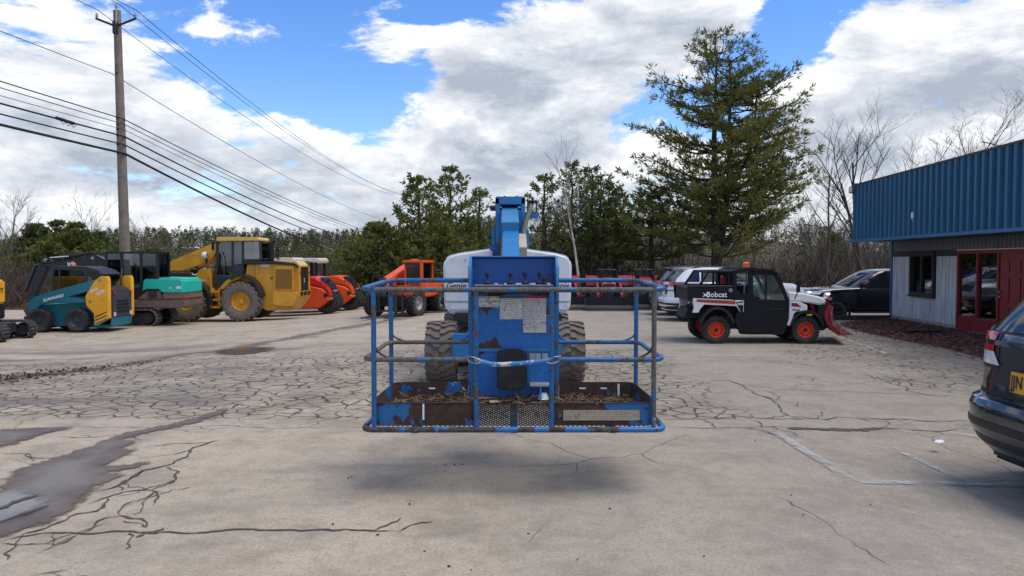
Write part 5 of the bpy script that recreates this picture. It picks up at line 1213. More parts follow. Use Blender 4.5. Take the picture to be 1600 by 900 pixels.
for y0, y1 in ((.30, .56), (W-.56, W-.30)):
    MB().prism(outline(t, [(910,345),(1080,352),(1082,545),(905,545)]), y0+.16 if y0 < 1 else y0, y1 if y0 < 1 else y1-.16).build('hood_side', YEL, wl_, bevel=.02)
    MB().prism(outline(t, [(925,378),(1045,382),(1042,525),(918,525)]), y0+.135 if y0 < 1 else y1-.155, y0+.155 if y0 < 1 else y1-.135).build('grille_panel', mat('grille_ochre', '#7d5a1c', .7, var=.2, scale=30), wl_)
    MB().prism(outline(t, [(905,545),(1065,545),(1200,550),(1208,585),(1060,660),(960,655),(905,640)]), y0, y1).build('counterweight', YEL, wl_, bevel=.03)
    # fender over the rear wheel
    pts = [t(682+168*math.cos(a), 645+228*-math.sin(a)) for a in [R(x) for x in range(18, 128, 10)]]
    pi_ = [t(682+152*math.cos(a), 645+212*-math.sin(a)) for a in [R(x) for x in range(18, 128, 10)]]
    MB().prism(pts+pi_[::-1], .02 if y0 < 1 else W-.58, .58 if y0 < 1 else W-.02).build('rear_fender', BLK, wl_)
    pts = [t(322+150*math.cos(a), 660+190*-math.sin(a)) for a in [R(x) for x in range(5, 150, 12)]]; pi_ = [t(322+134*math.cos(a), 660+174*-math.sin(a)) for a in [R(x) for x in range(5, 150, 12)]]
    MB().prism(pts+pi_[::-1], .02 if y0 < 1 else W-.58, .58 if y0 < 1 else W-.02).build('front_fender', BLK, wl_)
    st_ = MB(); 
    for q in (540, 600, 655): st_.prism(outline(t, [(450,q),(510,q),(510,q+14),(450,q+14)]), y0-.02, y1)
    st_.prism(outline(t, [(444,520),(456,520),(456,672),(444,672)]), y0, y1); st_.prism(outline(t, [(504,520),(514,520),(514,672),(504,672)]), y0, y1); st_.build('ladder', YEL, wl_)
    MB().prism(outline(t, [(520,520),(560,470),(640,420),(700,418),(690,440),(600,480),(545,530)]), y0-.1 if y0 < 1 else y0, y1 if y0 < 1 else y1+.1).build('platform_edge', YEL, wl_, bevel=.02)
MB().prism(outline(t, [(690,318),(905,318),(1090,335),(1185,362),(1190,372),(1085,352),(905,338),(690,345)]), .42, W-.42).build('hood_top', BLK, wl_, bevel=.02)
MB().prism(outline(t, [(905,312),(1100,320),(1195,350),(1196,366),(1090,340),(905,325)]), .6, W-.6).build('hood_lid', mat('yellow_pale', '#cfae52', .4, var=.08), wl_, bevel=.02)
gx, gz0 = t(1196, 545); _, gz1 = t(0, 368)
gr = MB().box(gx-.05, gx+.02, .66, W-.66, gz0, gz1).build('rear_grille', BLK, wl_, bevel=.01)
for k_ in range(9): MB().box(gx+.02, gx+.032, .72, W-.72, gz0+.1+.09*k_, gz0+.13+.09*k_).build('slat', BLKM, gr)
for y in (.56, W-.56):
    MB().box(gx-.03, gx+.03, y-.08, y+.12, gz0, gz1+.03).build('grille_side', YEL, gr, bevel=.015); MB().lathe([(.07,0),(.065,.03),(.001,.035)], (gx+.03, y, gz1-.2), 14, 'x').build('tail_lamp', REDL, gr)
txt('5', gr, (gx+.036, W/2-.1, gz0+.42), .24, TXTW, (R(90), 0, R(90)), .02)
b = MB()
for y in (.7, 1.22, W-.7): b.box(gx+.02, gx+.08, y-.14, y+.14, gz0-.18, gz0-.03)
b.build('bumper_pocket', BLK, wl_); MB().box(gx-.35, gx+.03, .32, W-.32, gz0-.22, gz0).build('rear_bumper', YEL, wl_, bevel=.02)
cab = sub('cab', wl_); CABY = mat('loader_cab_dark', '#2a2e33', .45, var=.2, scale=4); y0, y1 = .62, W-.62
MB().prism(outline(t, [(470,160),(480,138),(780,140),(795,160),(790,168),(472,170)]), y0-.06, y1+.06).build('cab_roof', mat('cab_roof_yellow', '#d2ac55', .4, var=.06), cab, bevel=.025)
b = MB()
for y in (y0+.04, y1-.04):
    for pts in ([(478,168),(470,320),(455,440)], [(590,168),(588,440)], [(665,168),(668,410)], [(795,165),(800,310)], [(455,440),(480,500),(540,505)], [(670,315),(800,312)]): MB().tube([(x, y, z) for x, z in outline(t, pts)], .055, 6).build('cab_post', CABY, cab)
MB().prism(outline(t, [(455,430),(480,505),(690,505),(690,330),(800,318),(800,340),(700,350),(692,420),(660,440)]), y0, y1).build('cab_base', CABY, cab, bevel=.02)
for yy0 in (y0+.035, y1-.045):
    MB().prism(outline(t, [(488,175),(580,175),(578,430),(540,450),(470,420),(480,320)]), yy0, yy0+.01).build('door_glass', GLD, cab); MB().prism(outline(t, [(598,175),(656,175),(656,340),(598,345)]), yy0, yy0+.01).build('side_glass', glass('blue_glass', (.2,.3,.38)), cab)
    MB().prism(outline(t, [(676,175),(790,172),(794,308),(676,312)]), yy0, yy0+.01).build('rear_side_glass', GL, cab); MB().prism(outline(t, [(590,345),(664,345),(664,440),(590,440)]), yy0, yy0+.012).build('door_panel', CABY, cab)
x, z = t(798, 240); MB().box(x-.01, x, y0+.1, y1-.1, z-.32, z+.32).build('rear_glass', GL, cab)
x, z = t(620, 420); MB().box(x-.3, x+.25, .95, W-.95, z-.2, z+.1).build('seat', BLKM, cab, bevel=.05); MB().box(x+.15, x+.32, .95, W-.95, z, z+.8).build('seat_back', BLKM, cab, bevel=.05)
b = MB(); tubes3(b, outline(t, [(848,320),(848,190),(870,165),(882,160)]), W/2, .085, 10); b.build('exhaust', BLK, wl_); b = MB(); tubes3(b, outline(t, [(872,318),(872,215),(882,210),(885,318)]), W/2+.3, .025, 6); b.build('handrail', BLK, wl_)
ff = MB().prism(outline(t, [(330,380),(410,372),(430,420),(420,520),(440,560),(540,560),(540,660),(360,670),(270,560),(290,460)]), .7, W-.7).build('front_frame', YEL, wl_, bevel=.03)
for y in (.78, W-.98):
    MB().prism(outline(t, [(90,340),(130,312),(300,240),(430,182),(468,190),(466,235),(430,300),(330,350),(200,392),(100,394)]), y, y+.2).build('lift_arm', YEL, wl_, bevel=.02)
    MB().tube([(x, y+.1, z) for x, z in outline(t, [(95,345),(200,292),(330,230),(440,176)])], .05, 6).build('arm_hose', BLKM, wl_)
q0, q1 = t(345, 400), t(230, 392); MB().cyl((q0[0],W/2,q0[1]), (q1[0],W/2,q1[1]), .09, 12).build('lift_cylinder', DSTEEL, wl_)
x, z = t(392, 275); hl = MB().lathe([(.10,.04),(.14,0),(.14,-.10),(.10,-.14),(.001,-.15)], (x, .62, z), 16, 'x').build('work_light', CLEARL, wl_); MB().box(x-.03, x+.05, .6, .64, z-.35, z-.1).build('light_post', BLK, wl_)
MB().prism([(-6.1+2.3,.1),(-5.2+2.3,.08),(-5.0+2.3,.3),(-5.05+2.3,1.2),(-5.3+2.3,1.3),(-5.25+2.3,.5),(-6.1+2.3,.2)], -.05, W+.05).build('bucket', DSTEEL, wl_, bevel=.02)
for zx in (760, 905):
    MB().prism(outline(t, [(zx,348),(zx+3,348),(zx+3,535),(zx,535)]), .544, .552).build('panel_seam', BLKM, wl_)
MB().prism(outline(t, [(880,440),(893,440),(893,455),(880,455)]), .53, .552).build('latch', BLK, wl_)
for y in (.5, W-.5): MB().tube([(x, y, z) for x, z in outline(t, [(545,470),(530,400),(520,300),(505,250)])], .02, 6).build('grab_rail', BLK, wl_); MB().tube([(x, y, z) for x, z in outline(t, [(440,520),(432,450),(420,400)])], .02, 6).build('grab_rail', YEL, wl_)
for k_ in range(3): MB().tube([(x, W/2-.3+.2*k_, z) for x, z in outline(t, [(330,385),(300,370+8*k_),(250,352),(190,340)])], .022, 6).build('hydraulic_hose', BLKM, wl_)
MB().tube([(x, .6, z) for x, z in outline(t, [(500,182),(470,190),(455,185)])], .015, 6).build('mirror_arm', BLK, wl_); x, z = t(450, 205); MB().box(x-.03, x+.03, .45, .62, z-.18, z+.18).build('mirror', BLK, wl_, bevel=.02)
q = t(838, 354); txt('544K', wl_, (q[0], .53, q[1]), .17, TXTW, bold=.02)
q = t(363, 466); MB().box(q[0]-.12, q[0]+.12, .68, .70, q[1]-.05, q[1]+.05).build('decal', mat('pink_decal', '#c9a9a2', .5), wl_)

# ---------------------------------------------------------------- black compact loader seen in the gap left of the wheel loader
p = ground_at(262, 500); p = Vector((p.x-.8, p.y+3.2, gz(p.x, p.y+3.2))); s = F_PX/p.y
ck = thing('compact_loader', 'black compact loader half hidden between teal excavator and wheel loader', 'skid steer', p)
zt = (500-432)/s*1.06
b = MB().prism([(-1.4,.9),(-.6,1.35),(.9,zt+.18),(1.35,zt+.12),(1.45,zt-.1),(1.2,zt-.3),(.4,zt-.42),(-1.3,.7)], 0, .2); b.build('lift_arm', BLK, ck, bevel=.03)
MB().prism([(-1.4,.9),(-.6,1.35),(.9,zt+.18),(1.35,zt+.12),(1.45,zt-.1),(1.2,zt-.3),(.4,zt-.42),(-1.3,.7)], 1.4, 1.6).build('lift_arm', BLK, ck, bevel=.03)
MB().box(-1.0, 1.2, .25, 1.35, .3, 1.3).build('chassis', DSTEEL, ck, bevel=.05); MB().box(-.9, .5, .3, 1.3, 1.3, 2.0).build('cab', BLKM, ck, bevel=.05); MB().cyl((-.7,.0,zt+.1), (.9,.0,zt+.26), .03, 8).build('hand_rail', CHROME, ck)
for x in (-.7, .7):
    for y, o in ((.08,-1), (1.52,1)): wheel(ck, x, y, .4, .4, .26, DSTEEL, 'lug', RUB, .6, out=o)
txt('CASE', ck, (.80, -.004, zt-.08), .30, TXTW, (R(90), R(-14), 0), .025)

# ---------------------------------------------------------------- two soil compactors, hoods to the right
def roller(label, u, D, hoodm, sidem):
    p = Vector(((u-800)*D/F_PX, D, gz((u-800)*D/F_PX, D))); r = thing('soil_compactor', label, 'roller', p, 0, 'orange soil compactors')
    tr0 = Tr(430, 390, 8.18, 514, 490, 34.5); W = 2.0
    t = lambda x, y: tr0(x if x < 640 else 640+(x-640)*.62, y)
    # hood: sloping upper clamshell over a lighter lower shell
    MB().prism(outline(t, [(300,345),(440,335),(520,345),(600,395),(680,450),(745,510),(770,560),(775,605),(705,612),(670,520),(600,480),(440,440),(300,440)]), .1, W-.1).build('hood', hoodm, r, bevel=.05, seg=3)
    MB().prism(outline(t, [(300,440),(440,445),(600,485),(668,525),(700,600),(775,605),(770,640),(700,655),(640,690),(560,745),(490,735),(300,735)]), .04, W-.04).build('lower_shell', sidem, r, bevel=.05, seg=3)
    g = sub('rear_grille', r)
    for k_ in range(7):
        a = (560+k_*30, 362+k_*24+max(0,k_-3)*10); q = t(*a); q2 = t(a[0]+34, a[1]+22+max(0,k_-3)*6)
        MB().obox(((q[0]+q2[0])/2+.02, W/2, (q[1]+q2[1])/2+.03), (.14, 1.25, .05), (0, .55+.09*k_, 0)).build('slat', BLK if k_ % 1 == 0 else WHITE, g)
        MB().obox(((q[0]+q2[0])/2-.045, W/2, (q[1]+q2[1])/2+.075), (.05, 1.3, .03), (0, .55+.09*k_, 0)).build('trim', RIMG, g)
    q = t(735, 545); MB().obox((q[0]+.05, W/2, q[1]), (.05, .7, .2), (0, .2, 0)).build('badge_plate', mat('silver_plate', '#b7bcc2', .35, .4), g)
    q = t(775, 622); MB().box(q[0]-.15, q[0]+.03, .15, W-.15, q[1]-.04, q[1]+.06).build('bumper', mat('pale_bumper', '#9b938a', .6), r, bevel=.02)
    q = t(690, 575); MB().lathe([(.1,0),(.09,-.03),(.001,-.04)], (q[0]-.05, .05, q[1]), 14).build('lamp', BLK, r)
    for k_ in range(5):
        q = t(590+k_*28, 335+k_*7); MB().prism([(q[0],q[1]-.28),(q[0]+.05,q[1]-.27),(q[0]+.13,q[1]-.05),(q[0]+.08,q[1]-.04)], .085, .12).build('side_vent', BLK, r)
    for y, o in ((.02,-1), (W-.02,1)): wheel(r, t(640,0)[0], y+.55*(1 if o < 0 else -1), .52, .52, .5, DSTEEL, 'lug', RUB, .45, out=o)
    MB().lathe([(.62,-.95),(.62,.95),(.55,.95),(.55,-.95)], (t(640,0)[0]-3.0, W/2, .62), 36).build('drum', STEEL, r); MB().lathe([(.55,-.9),(.1,-.85),(.001,-.85)], (t(640,0)[0]-3.0, W/2, .62), 24).build('drum_face', DSTEEL, r)
    MB().box(t(640,0)[0]-3.9, t(640,0)[0]-1.4, .05, W-.05, .45, .75).build('front_frame', sidem, r, bevel=.04)
    x0, z0 = t(-40, 165); x1, z1 = t(260, 100)
    MB().prism([(x0,z0+.02),(x0+.1,z1-.02),(x0+.4,z1+.03),(x1-.1,z1+.02),(x1,z1-.06),(x1-.04,z0-.02),(x1-.3,z0+.02),(x0+.3,z0+.08)], .12, W-.12).build('canopy', mat('canopy_white', '#d9d3c8', .45, var=.08, dirt='#8c7f6c'), r, bevel=.04)
    for x in (x0+.2, x1-.22):
        for y in (.22, W-.22): MB().box(x-.06, x+.06, y-.06, y+.06, 1.2, z0+.05).build('canopy_post', BLK, r)
    MB().box(x0+.25, x1-.5, .5, W-.5, 1.15, 1.75).build('operator_console', BLKM, r, bevel=.06)
    return r
OR2 = mat('orange_red_paint', '#dc4a1f', .35, var=.1, scale=2, dirt='#9c3a20', dirt_amt=.3); OR3 = mat('red_orange_hood', '#cf2a1c', .33, var=.1, scale=2)
roller('soil compactor with red upper hood directly behind the yellow loader', 512, 33.3, OR3, OR2)
roller('all orange soil compactor, farther of the two beside the loader', 548, 36.0, ORANGE, ORANGE)

# ---------------------------------------------------------------- orange telehandler facing the camera
p, s = place(612, 495.5)
th = thing('telehandler', 'orange telehandler with dark tyres and forks behind the lift railing', 'telehandler', p, R(-14), None, .88)
def bx(n, m_, *a, bevel=.02, par=th): return MB().box(*a).build(n, m_, par, bevel=bevel)
for y in (.35, 3.0):
    for sx_ in (-1, 1): wheel(th, sx_*.9, y, .56, .56, .42, RIMG, 'lug', RUB, .5).rotation_euler = (0, 0, R(90)*sx_ + (R(-10) if y < 1 else 0))
bx('chassis', BLKM, -.55, .55, -.1, 3.5, .45, .85); bx('front_axle', DSTEEL, -.8, .8, .25, .45, .42, .62); bx('rear_axle', DSTEEL, -.8, .8, 2.9, 3.1, .42, .62)
bx('main_frame', ORANGE, -.50, .98, .75, 2.6, .78, 1.22, bevel=.05); bx('engine_cover', ORANGE, .42, 1.02, 1.0, 3.2, .75, 1.35, bevel=.06)
bx('rear_counterweight', ORANGE, -.7, .9, 3.2, 3.6, .6, 1.25, bevel=.05); bx('fender', ORANGE, .6, .95, -.05, .3, .72, 1.1, bevel=.03)
cab = sub('cab', th); cx0, cx1, cy0, cy1 = .18, .98, .9, 2.2
bx('cab_roof', ORANGE, cx0-.04, cx1+.04, cy0-.1, cy1, 2.18, 2.30, bevel=.03, par=cab)
for x in (cx0, cx1-.08):
    for y in (cy0, cy1-.08): bx('cab_post', ORANGE, x, x+.08, y, y+.08, 1.2, 2.2, bevel=.01, par=cab)
bx('windscreen', GLD, cx0+.08, cx1-.08, cy0+.03, cy0+.04, 1.3, 2.1, bevel=0, par=cab); bx('roof_louvre', BLK, cx0+.06, cx1-.06, cy0-.11, cy0-.09, 2.08, 2.18, bevel=0, par=cab); bx('side_window', GLD, cx1-.05, cx1-.04, cy0+.08, cy1-.08, 1.3, 2.15, bevel=0, par=cab); bx('rear_window', GL, cx0+.1, cx1-.1, cy1-.05, cy1-.04, 1.3, 2.1, bevel=0, par=cab)
bx('seat', BLKM, .4, .8, 1.4, 1.9, 1.2, 1.8, bevel=.08, par=cab)
bx('side_post', ORANGE, 1.0, 1.1, .55, .7, .6, 2.2, bevel=.02)
MB().prismx([(-.1,1.25),(.2,1.55),(3.4,2.35),(3.6,2.3),(3.6,1.95),(3.3,1.95),(.3,1.15),(-.05,1.0)], -.52, -.12).build('boom', ORANGE, th, bevel=.03)
MB().prismx([(-.55,.55),(-.35,.55),(.1,1.5),(-.15,1.6),(-.5,1.1)], -.46, -.18).build('boom_head', BLK, th, bevel=.02)
MB().box(-.75, .75, -.62, -.50, .25, .32).build('carriage_bar', BLK, th); MB().box(-.75, .75, -.62, -.50, .85, .92).build('carriage_bar', BLK, th)
for x in (-.74, -.30, .12, .68): MB().box(x, x+.06, -.63, -.50, .2, .95).build('carriage_post', BLK, th)
for x in (-.55, .40): MB().prismx([(-1.75,.06),(-.63,.06),(-.63,1.0),(-.70,1.0),(-.70,.12),(-1.75,.09)], x, x+.12).build('fork', DSTEEL, th)
MB().box(-1.05, -.5, .9, 2.4, 1.05, 1.2).build('left_deck', BLKM, th, bevel=.03)
MB().tube([(-1.0, .4, 1.2), (-1.0, .4, 1.62), (-.9, 2.3, 1.62), (-.9, 2.3, 1.2)], .03, 8).build('guard_bar', BLK, th)
for o_ in th.children: pass

# ---------------------------------------------------------------- red compact tractors facing the camera
def tractor(label, u, v, rz, bucket=True, scale=1.0):
    p = ground_at(u, v); r = thing('compact_tractor', label, 'tractor', p + Vector((0, .25, 0)), rz, 'red compact tractors', scale)
    B = lambda n, m_, *a, bevel=.02, par=r: MB().box(*a).build(n, m_, par, bevel=bevel)
    MB().prismx([(.85,.75),(.95,1.05),(1.15,1.2),(2.1,1.26),(2.1,.78)], -.28, .28).build('hood', RED, r, bevel=.06, seg=3)
    g = B('grille', BLK, -.22, .22, .83, .87, .78, 1.02); 
    for k_ in range(4): MB().box(-.2, .2, .818, .832, .80+.055*k_, .825+.055*k_).build('grille_bar', RED, g)
    for s_ in (-1, 1): MB().lathe([(.055,0),(.05,-.03),(.001,-.035)], (s_*.17, .90, 1.06), 12).build('headlight', CLEARL, r)
    B('frame', DSTEEL, -.2, .2, .9, 3.2, .45, .78); B('front_axle', DSTEEL, -.62, .62, 1.05, 1.2, .34, .46)
    for s_ in (-1, 1):
        wheel(r, s_*.62, 1.12, .34, .34, .24, WHITE, 'lug', RUB, .58).rotation_euler = (0, 0, R(90)*s_); wheel(r, s_*.68, 2.85, .58, .58, .36, WHITE, 'lug', RUB, .55).rotation_euler = (0, 0, R(90)*s_)
        MB().prismx([(2.25,.9),(2.35,1.2),(2.6,1.32),(3.2,1.3),(3.4,1.1),(3.4,1.05),(3.1,1.22),(2.65,1.24),(2.4,1.12),(2.3,.9)], s_*.68-.2, s_*.68+.2).build('fender', RED, r, bevel=.015)
        MB().tube(fil([(s_*.44, 3.0, .9), (s_*.44, 3.05, 1.5)], .1), .035, 8).build('roll_bar_post', BLK, r)
        MB().prismx([(2.0,.7),(2.05,1.25),(1.9,1.32),(1.0,1.0),(.25,.62),(.2,.35),(.3,.33),(.4,.55),(1.1,.88),(1.85,1.18),(1.9,.7)], s_*.46-.05, s_*.46+.05).build('loader_arm', RED, r, bevel=.012)
        MB().cyl((s_*.46, 1.9, .72), (s_*.46, 1.1, .86), .035, 8).build('lift_cylinder', BLK, r)
    B('seat', BLKM, -.22, .22, 2.6, 2.9, .95, 1.05, bevel=.04); B('seat_back', BLKM, -.22, .22, 2.9, 3.0, 1.0, 1.35, bevel=.04); B('dash', BLK, -.22, .22, 2.05, 2.2, 1.1, 1.35)
    MB().lathe([(.17,-.012),(.19,0),(.17,.012),(.155,0),(.17,-.012)], (0, 2.32, 1.42), 20).build('steering_wheel', BLK, r).rotation_euler = (0,0,0)
    MB().tube(fil([(-.44, 3.05, 1.45), (-.42, 3.0, 1.55), (.42, 3.0, 1.55), (.44, 3.05, 1.45)], .1), .035, 8).build('roll_bar', BLK, r)
    if bucket:
        k = MB().prismx([(-.35,.05),(.18,.04),(.26,.14),(.24,.48),(.14,.52),(.16,.2),(.08,.1),(-.35,.08)], -.98, .98).build('bucket', mat('bucket_black', '#1c1f24', .5, .2, var=.2, scale=4), r, bevel=.006)
        for s_ in (-1, 1): MB().prismx([(-.35,.05),(.18,.04),(.25,.14),(.23,.48),(.05,.48)], s_*.98-.008, s_*.98+.008).build('bucket_end', MATS['bucket_black'], k)
        MB().box(-.98, .98, -.40, -.33, .03, .045).build('cutting_edge', STEEL, k)
    return r
tractor('red tractor with wide black loader bucket, middle of the three right of the lift', 955, 486, R(-4))
tractor('red tractor with bucket partly hidden by the parked grey car', 1014, 484.5, R(-6))
tractor('red tractor just right of the white lift cover', 888, 485, R(4))
tractor('red tractor peeking out left of the white lift cover', 694, 488, R(6))

# ---------------------------------------------------------------- utility vehicle with snow plough, heading +x
p, s = place(1118, 537.5)
uv = thing('utility_vehicle', 'black and white cab utility vehicle with orange wheels and red plough', 'utility vehicle', p)
t = Tr(1020, 380, 4.706, 1118, 537.5, s); W = 1.5
UVB = mat('utv_black', '#101217', .5, var=.2, scale=3, dirt='#22252a', dirt_amt=.3, spec=.3); ORIM = mat('orange_rim', '#e0401a', .4, var=.08, scale=10)
for y, o in ((.13, -1), (W-.13, 1)):
    for q in (470, 1130): wheel(uv, t(q,0)[0], y, .325, .325, .25, ORIM, 'block', RUB, .56, out=o)
MB().prism(outline(t, [(250,560),(600,545),(640,640),(960,690),(1010,660),(1240,640),(1240,600),(1000,560),(900,500),(640,480),(280,480)]), .3, W-.3).build('chassis', BLKM, uv, bevel=.02)
for y0, y1 in ((.0, .06), (W-.06, W)):
    MB().prism(outline(t, [(612,520),(690,400),(700,210),(735,205),(735,372),(775,412),(1000,420),(1003,560),(965,672),(700,672),(640,668),(600,560)]), y0, y1).build('door', UVB, uv, bevel=.012)
    MB().prism(outline(t, [(735,205),(900,215),(960,310),(1003,420),(978,420),(935,320),(885,235),(735,232)]), y0, y1).build('door_frame', UVB, uv, bevel=.008)
    MB().prism(outline(t, [(735,232),(885,235),(935,320),(975,420),(780,412),(735,372)]), y0+.025, y0+.033).build('door_window', GL, uv)
    MB().prism(outline(t, [(826,234),(836,234),(836,412),(826,412)]), y0+.01, y0+.05).build('window_bar', UVB, uv)
    MB().prism(outline(t, [(588,200),(700,200),(700,400),(690,420),(600,420)]), y0+.02, y0+.03).build('rear_side_window', GL, uv)
    MB().prism(outline(t, [(586,200),(612,200),(612,420),(590,420)]), y0, y1).build('rear_post', UVB, uv); MB().prism(outline(t, [(598,370),(700,370),(700,425),(598,425)]), y0+.005, y1-.005).build('rear_post', UVB, uv)
    MB().prism(outline(t, [(815,480),(968,480),(968,486),(815,486)]), y0-.008, y0+.01).build('door_crease', DSTEEL, uv)
    MB().prism(outline(t, [(655,580),(815,580),(840,660),(665,660)]), y0-.012, y0+.01).build('rocker_panel', UVB, uv, bevel=.01)
    for k_ in range(3): MB().prism(outline(t, [(690,596+k_*22),(810,600+k_*22),(812,606+k_*22),(692,602+k_*22)]), y0-.02, y0-.008).build('vent_slot', BLKM, uv)
    x, z = t(955, 458); MB().box(x-.06, x+.06, y0-.012, y0+.01, z-.03, z+.03).build('door_handle', BLKM, uv, bevel=.005)
    # bed side with white and red trim
    MB().prism(outline(t, [(255,312),(600,318),(690,400),(690,425),(668,420),(300,405),(262,430),(250,340)]), y0+.01, y1).build('bed_side', UVB, uv, bevel=.01)
    MB().prism(outline(t, [(292,403),(668,420),(668,508),(640,508),(615,462),(375,450),(345,485),(335,510),(290,510),(300,480)]), y0-.006, y1).build('white_trim', WHITE, uv, bevel=.008)
    MB().prism(outline(t, [(318,410),(600,422),(605,448),(345,432),(318,428)]), y0-.012, y0).build('red_stripe', mat('red_stripe', '#a3301f', .4, var=.1), uv)
    MB().prism(outline(t, [(604,432),(662,424),(662,505),(644,505),(622,462)]), y0-.010, y0).build('number_field', UVB, uv)
    pts = [t(470+135*math.cos(a), 640-175*math.sin(a)) for a in [R(x) for x in range(20, 165, 10)]]; pi_ = [t(470+118*math.cos(a), 640-155*math.sin(a)) for a in [R(x) for x in range(20, 165, 10)]]
    MB().prism(pts+pi_[::-1], y0-.05 if y0 < .5 else y0-.25, y1+.25 if y0 < .5 else y1+.05).build('fender_flare', BLK, uv)
    pts = [t(1130+128*math.cos(a), 640-150*math.sin(a)) for a in [R(x) for x in range(15, 172, 10)]]; pi_ = [t(1130+112*math.cos(a), 640-132*math.sin(a)) for a in [R(x) for x in range(15, 172, 10)]]
    MB().prism(pts+pi_[::-1], y0-.05 if y0 < .5 else y0-.25, y1+.25 if y0 < .5 else y1+.05).build('fender_flare', BLK, uv)
    MB().prism(outline(t, [(1004,425),(1080,430),(1135,455),(1135,500),(1060,500),(1035,520),(1012,605),(988,605),(1000,540)]), y0-.01, y1+.02).build('front_fender', WHITE, uv, bevel=.012)
    MB().prism(outline(t, [(1016,438),(1060,440),(1088,468),(1018,462)]), y0-.016, y0-.009).build('red_flash', RED, uv)
    x, z = t(1150, 525); MB().box(x-.06, x+.06, y0-.03, y0+.03, z-.02, z+.02).build('side_marker', mat('amber_marker', '#e0b72a', .3), uv)
    x, z = t(1047, 315); mr = MB().obox((x, y0-.16 if y0 < .5 else y1+.16, z), (.06, .14, .30), (0,.05,0)).build('mirror', BLK, uv, bevel=.025); MB().cyl((x, y0-.12 if y0 < .5 else y1+.12, z-.12), (x, y0+.05, z-.30), .012, 6).build('mirror_arm', BLK, uv)
MB().prism(outline(t, [(590,205),(620,188),(700,178),(880,192),(925,225),(915,235),(870,212),(700,202),(620,215)]), -.02, W+.02).build('roof', UVB, uv, bevel=.02)
for k_ in range(6): x, z = t(618+k_*12, 186); MB().box(x, x+.02, .2, W-.2, z-.02, z+.02).build('roof_rib', BLK, uv)
x0, z0 = t(930, 235); x1, z1 = t(1000, 415)
MB().prism([(x0,z0),(x0+.015,z0),(x1+.015,z1),(x1,z1)], .05, W-.05).build('windscreen', GL, uv)
x, z = t(592, 300); MB().box(x-.01, x, .08, W-.08, z-.3, z+.3).build('rear_window', GL, uv)
bd = MB().prism(outline(t, [(265,330),(600,330),(600,425),(300,410),(265,420)]), .07, W-.07).build('cargo_bed', BLKM, uv, bevel=.01)
x0, z0 = t(255, 315); x1, _ = t(605, 315); MB().tube(fil([(x1,.02,z0),(x0,.02,z0),(x0,W-.02,z0),(x1,W-.02,z0)], .06), .022, 8).build('bed_rail', BLK, uv)
for y in (.06, W-.06):
    b = MB(); tubes3(b, outline(t, [(345,308),(410,208),(590,206)]), y, .032, 8); tubes3(b, outline(t, [(475,206),(475,308)]), y, .025, 8); tubes3(b, outline(t, [(565,206),(565,308)]), y, .03, 8); b.build('headache_rack', UVB, uv)
b = MB(); q = t(410, 208); b.tube([(q[0],.06,q[1]), (q[0],W-.06,q[1])], .03, 8); b.build('rack_crossbar', UVB, uv)
x, z = t(585, 345); MB().cyl((x-.06,-.02,z), (x-.06,.03,z), .05, 12).build('fuel_cap', CHROME, uv)
x, z = t(730, 165); MB().lathe([(.085,-.03),(.08,.06),(.04,.09),(.001,.092)], (x, .5, z), 14, 'z').build('beacon', AMBER, uv)
MB().prism(outline(t, [(995,345),(1020,355),(1120,365),(1240,392),(1292,425),(1285,445),(1240,455),(1110,432),(1005,428)]), .08, W-.08).build('hood', WHITE, uv, bevel=.05, seg=3)
for y in (.22, W-.22):
    x, z = t(1268, 422); MB().lathe([(.07,-.06),(.075,0),(.06,.02),(.001,.025)], (x+.02, y, z), 14, 'x').build('headlight', CLEARL, uv)
    x, z = t(1312, 395); pl = MB().lathe([(.05,-.10),(.09,-.06),(.1,0),(.09,.03),(.001,.035)], (x, y, z), 14, 'x').build('plough_light', CHROME, uv); MB().box(x-.03, x+.02, y-.03, y+.03, z-.28, z-.06).build('light_bracket', RED, pl); MB().obox((x+.06, y-.02, z-.05), (.03, .12, .06)).build('turn_lamp', AMBER, pl)
MB().prism(outline(t, [(1225,450),(1300,450),(1320,600),(1270,650),(1230,640)]), .1, W-.1).build('front_bumper', BLKM, uv, bevel=.02)
MB().prism(outline(t, [(1185,455),(1215,450),(1250,560),(1225,565)]), .25, .33).build('plough_mount', RED, uv); MB().prism(outline(t, [(1185,455),(1215,450),(1250,560),(1225,565)]), W-.33, W-.25).build('plough_mount', RED, uv)
MB().prism(outline(t, [(1215,530),(1262,530),(1262,620),(1225,620)]), .15, .2).build('grey_plate', mat('grey_plate', '#5d6064', .5, .3), uv)
b = MB(); tubes3(b, outline(t, [(1240,600),(1330,585),(1400,600)]), .35, .035); tubes3(b, outline(t, [(1240,600),(1330,585),(1400,600)]), W-.35, .035); tubes3(b, outline(t, [(1290,470),(1300,560),(1340,600)]), W/2, .04); b.build('plough_frame', BLK, uv)
MB().prism(outline(t, [(1300,470),(1330,462),(1345,600),(1310,600)]), .45, W-.45).build('lift_frame', RED, uv)
q0, q1 = t(1310, 520), t(1380, 600); MB().cyl((q0[0],.6,q0[1]), (q1[0],.4,q1[1]), .035, 10).build('angle_ram', CHROME, uv)
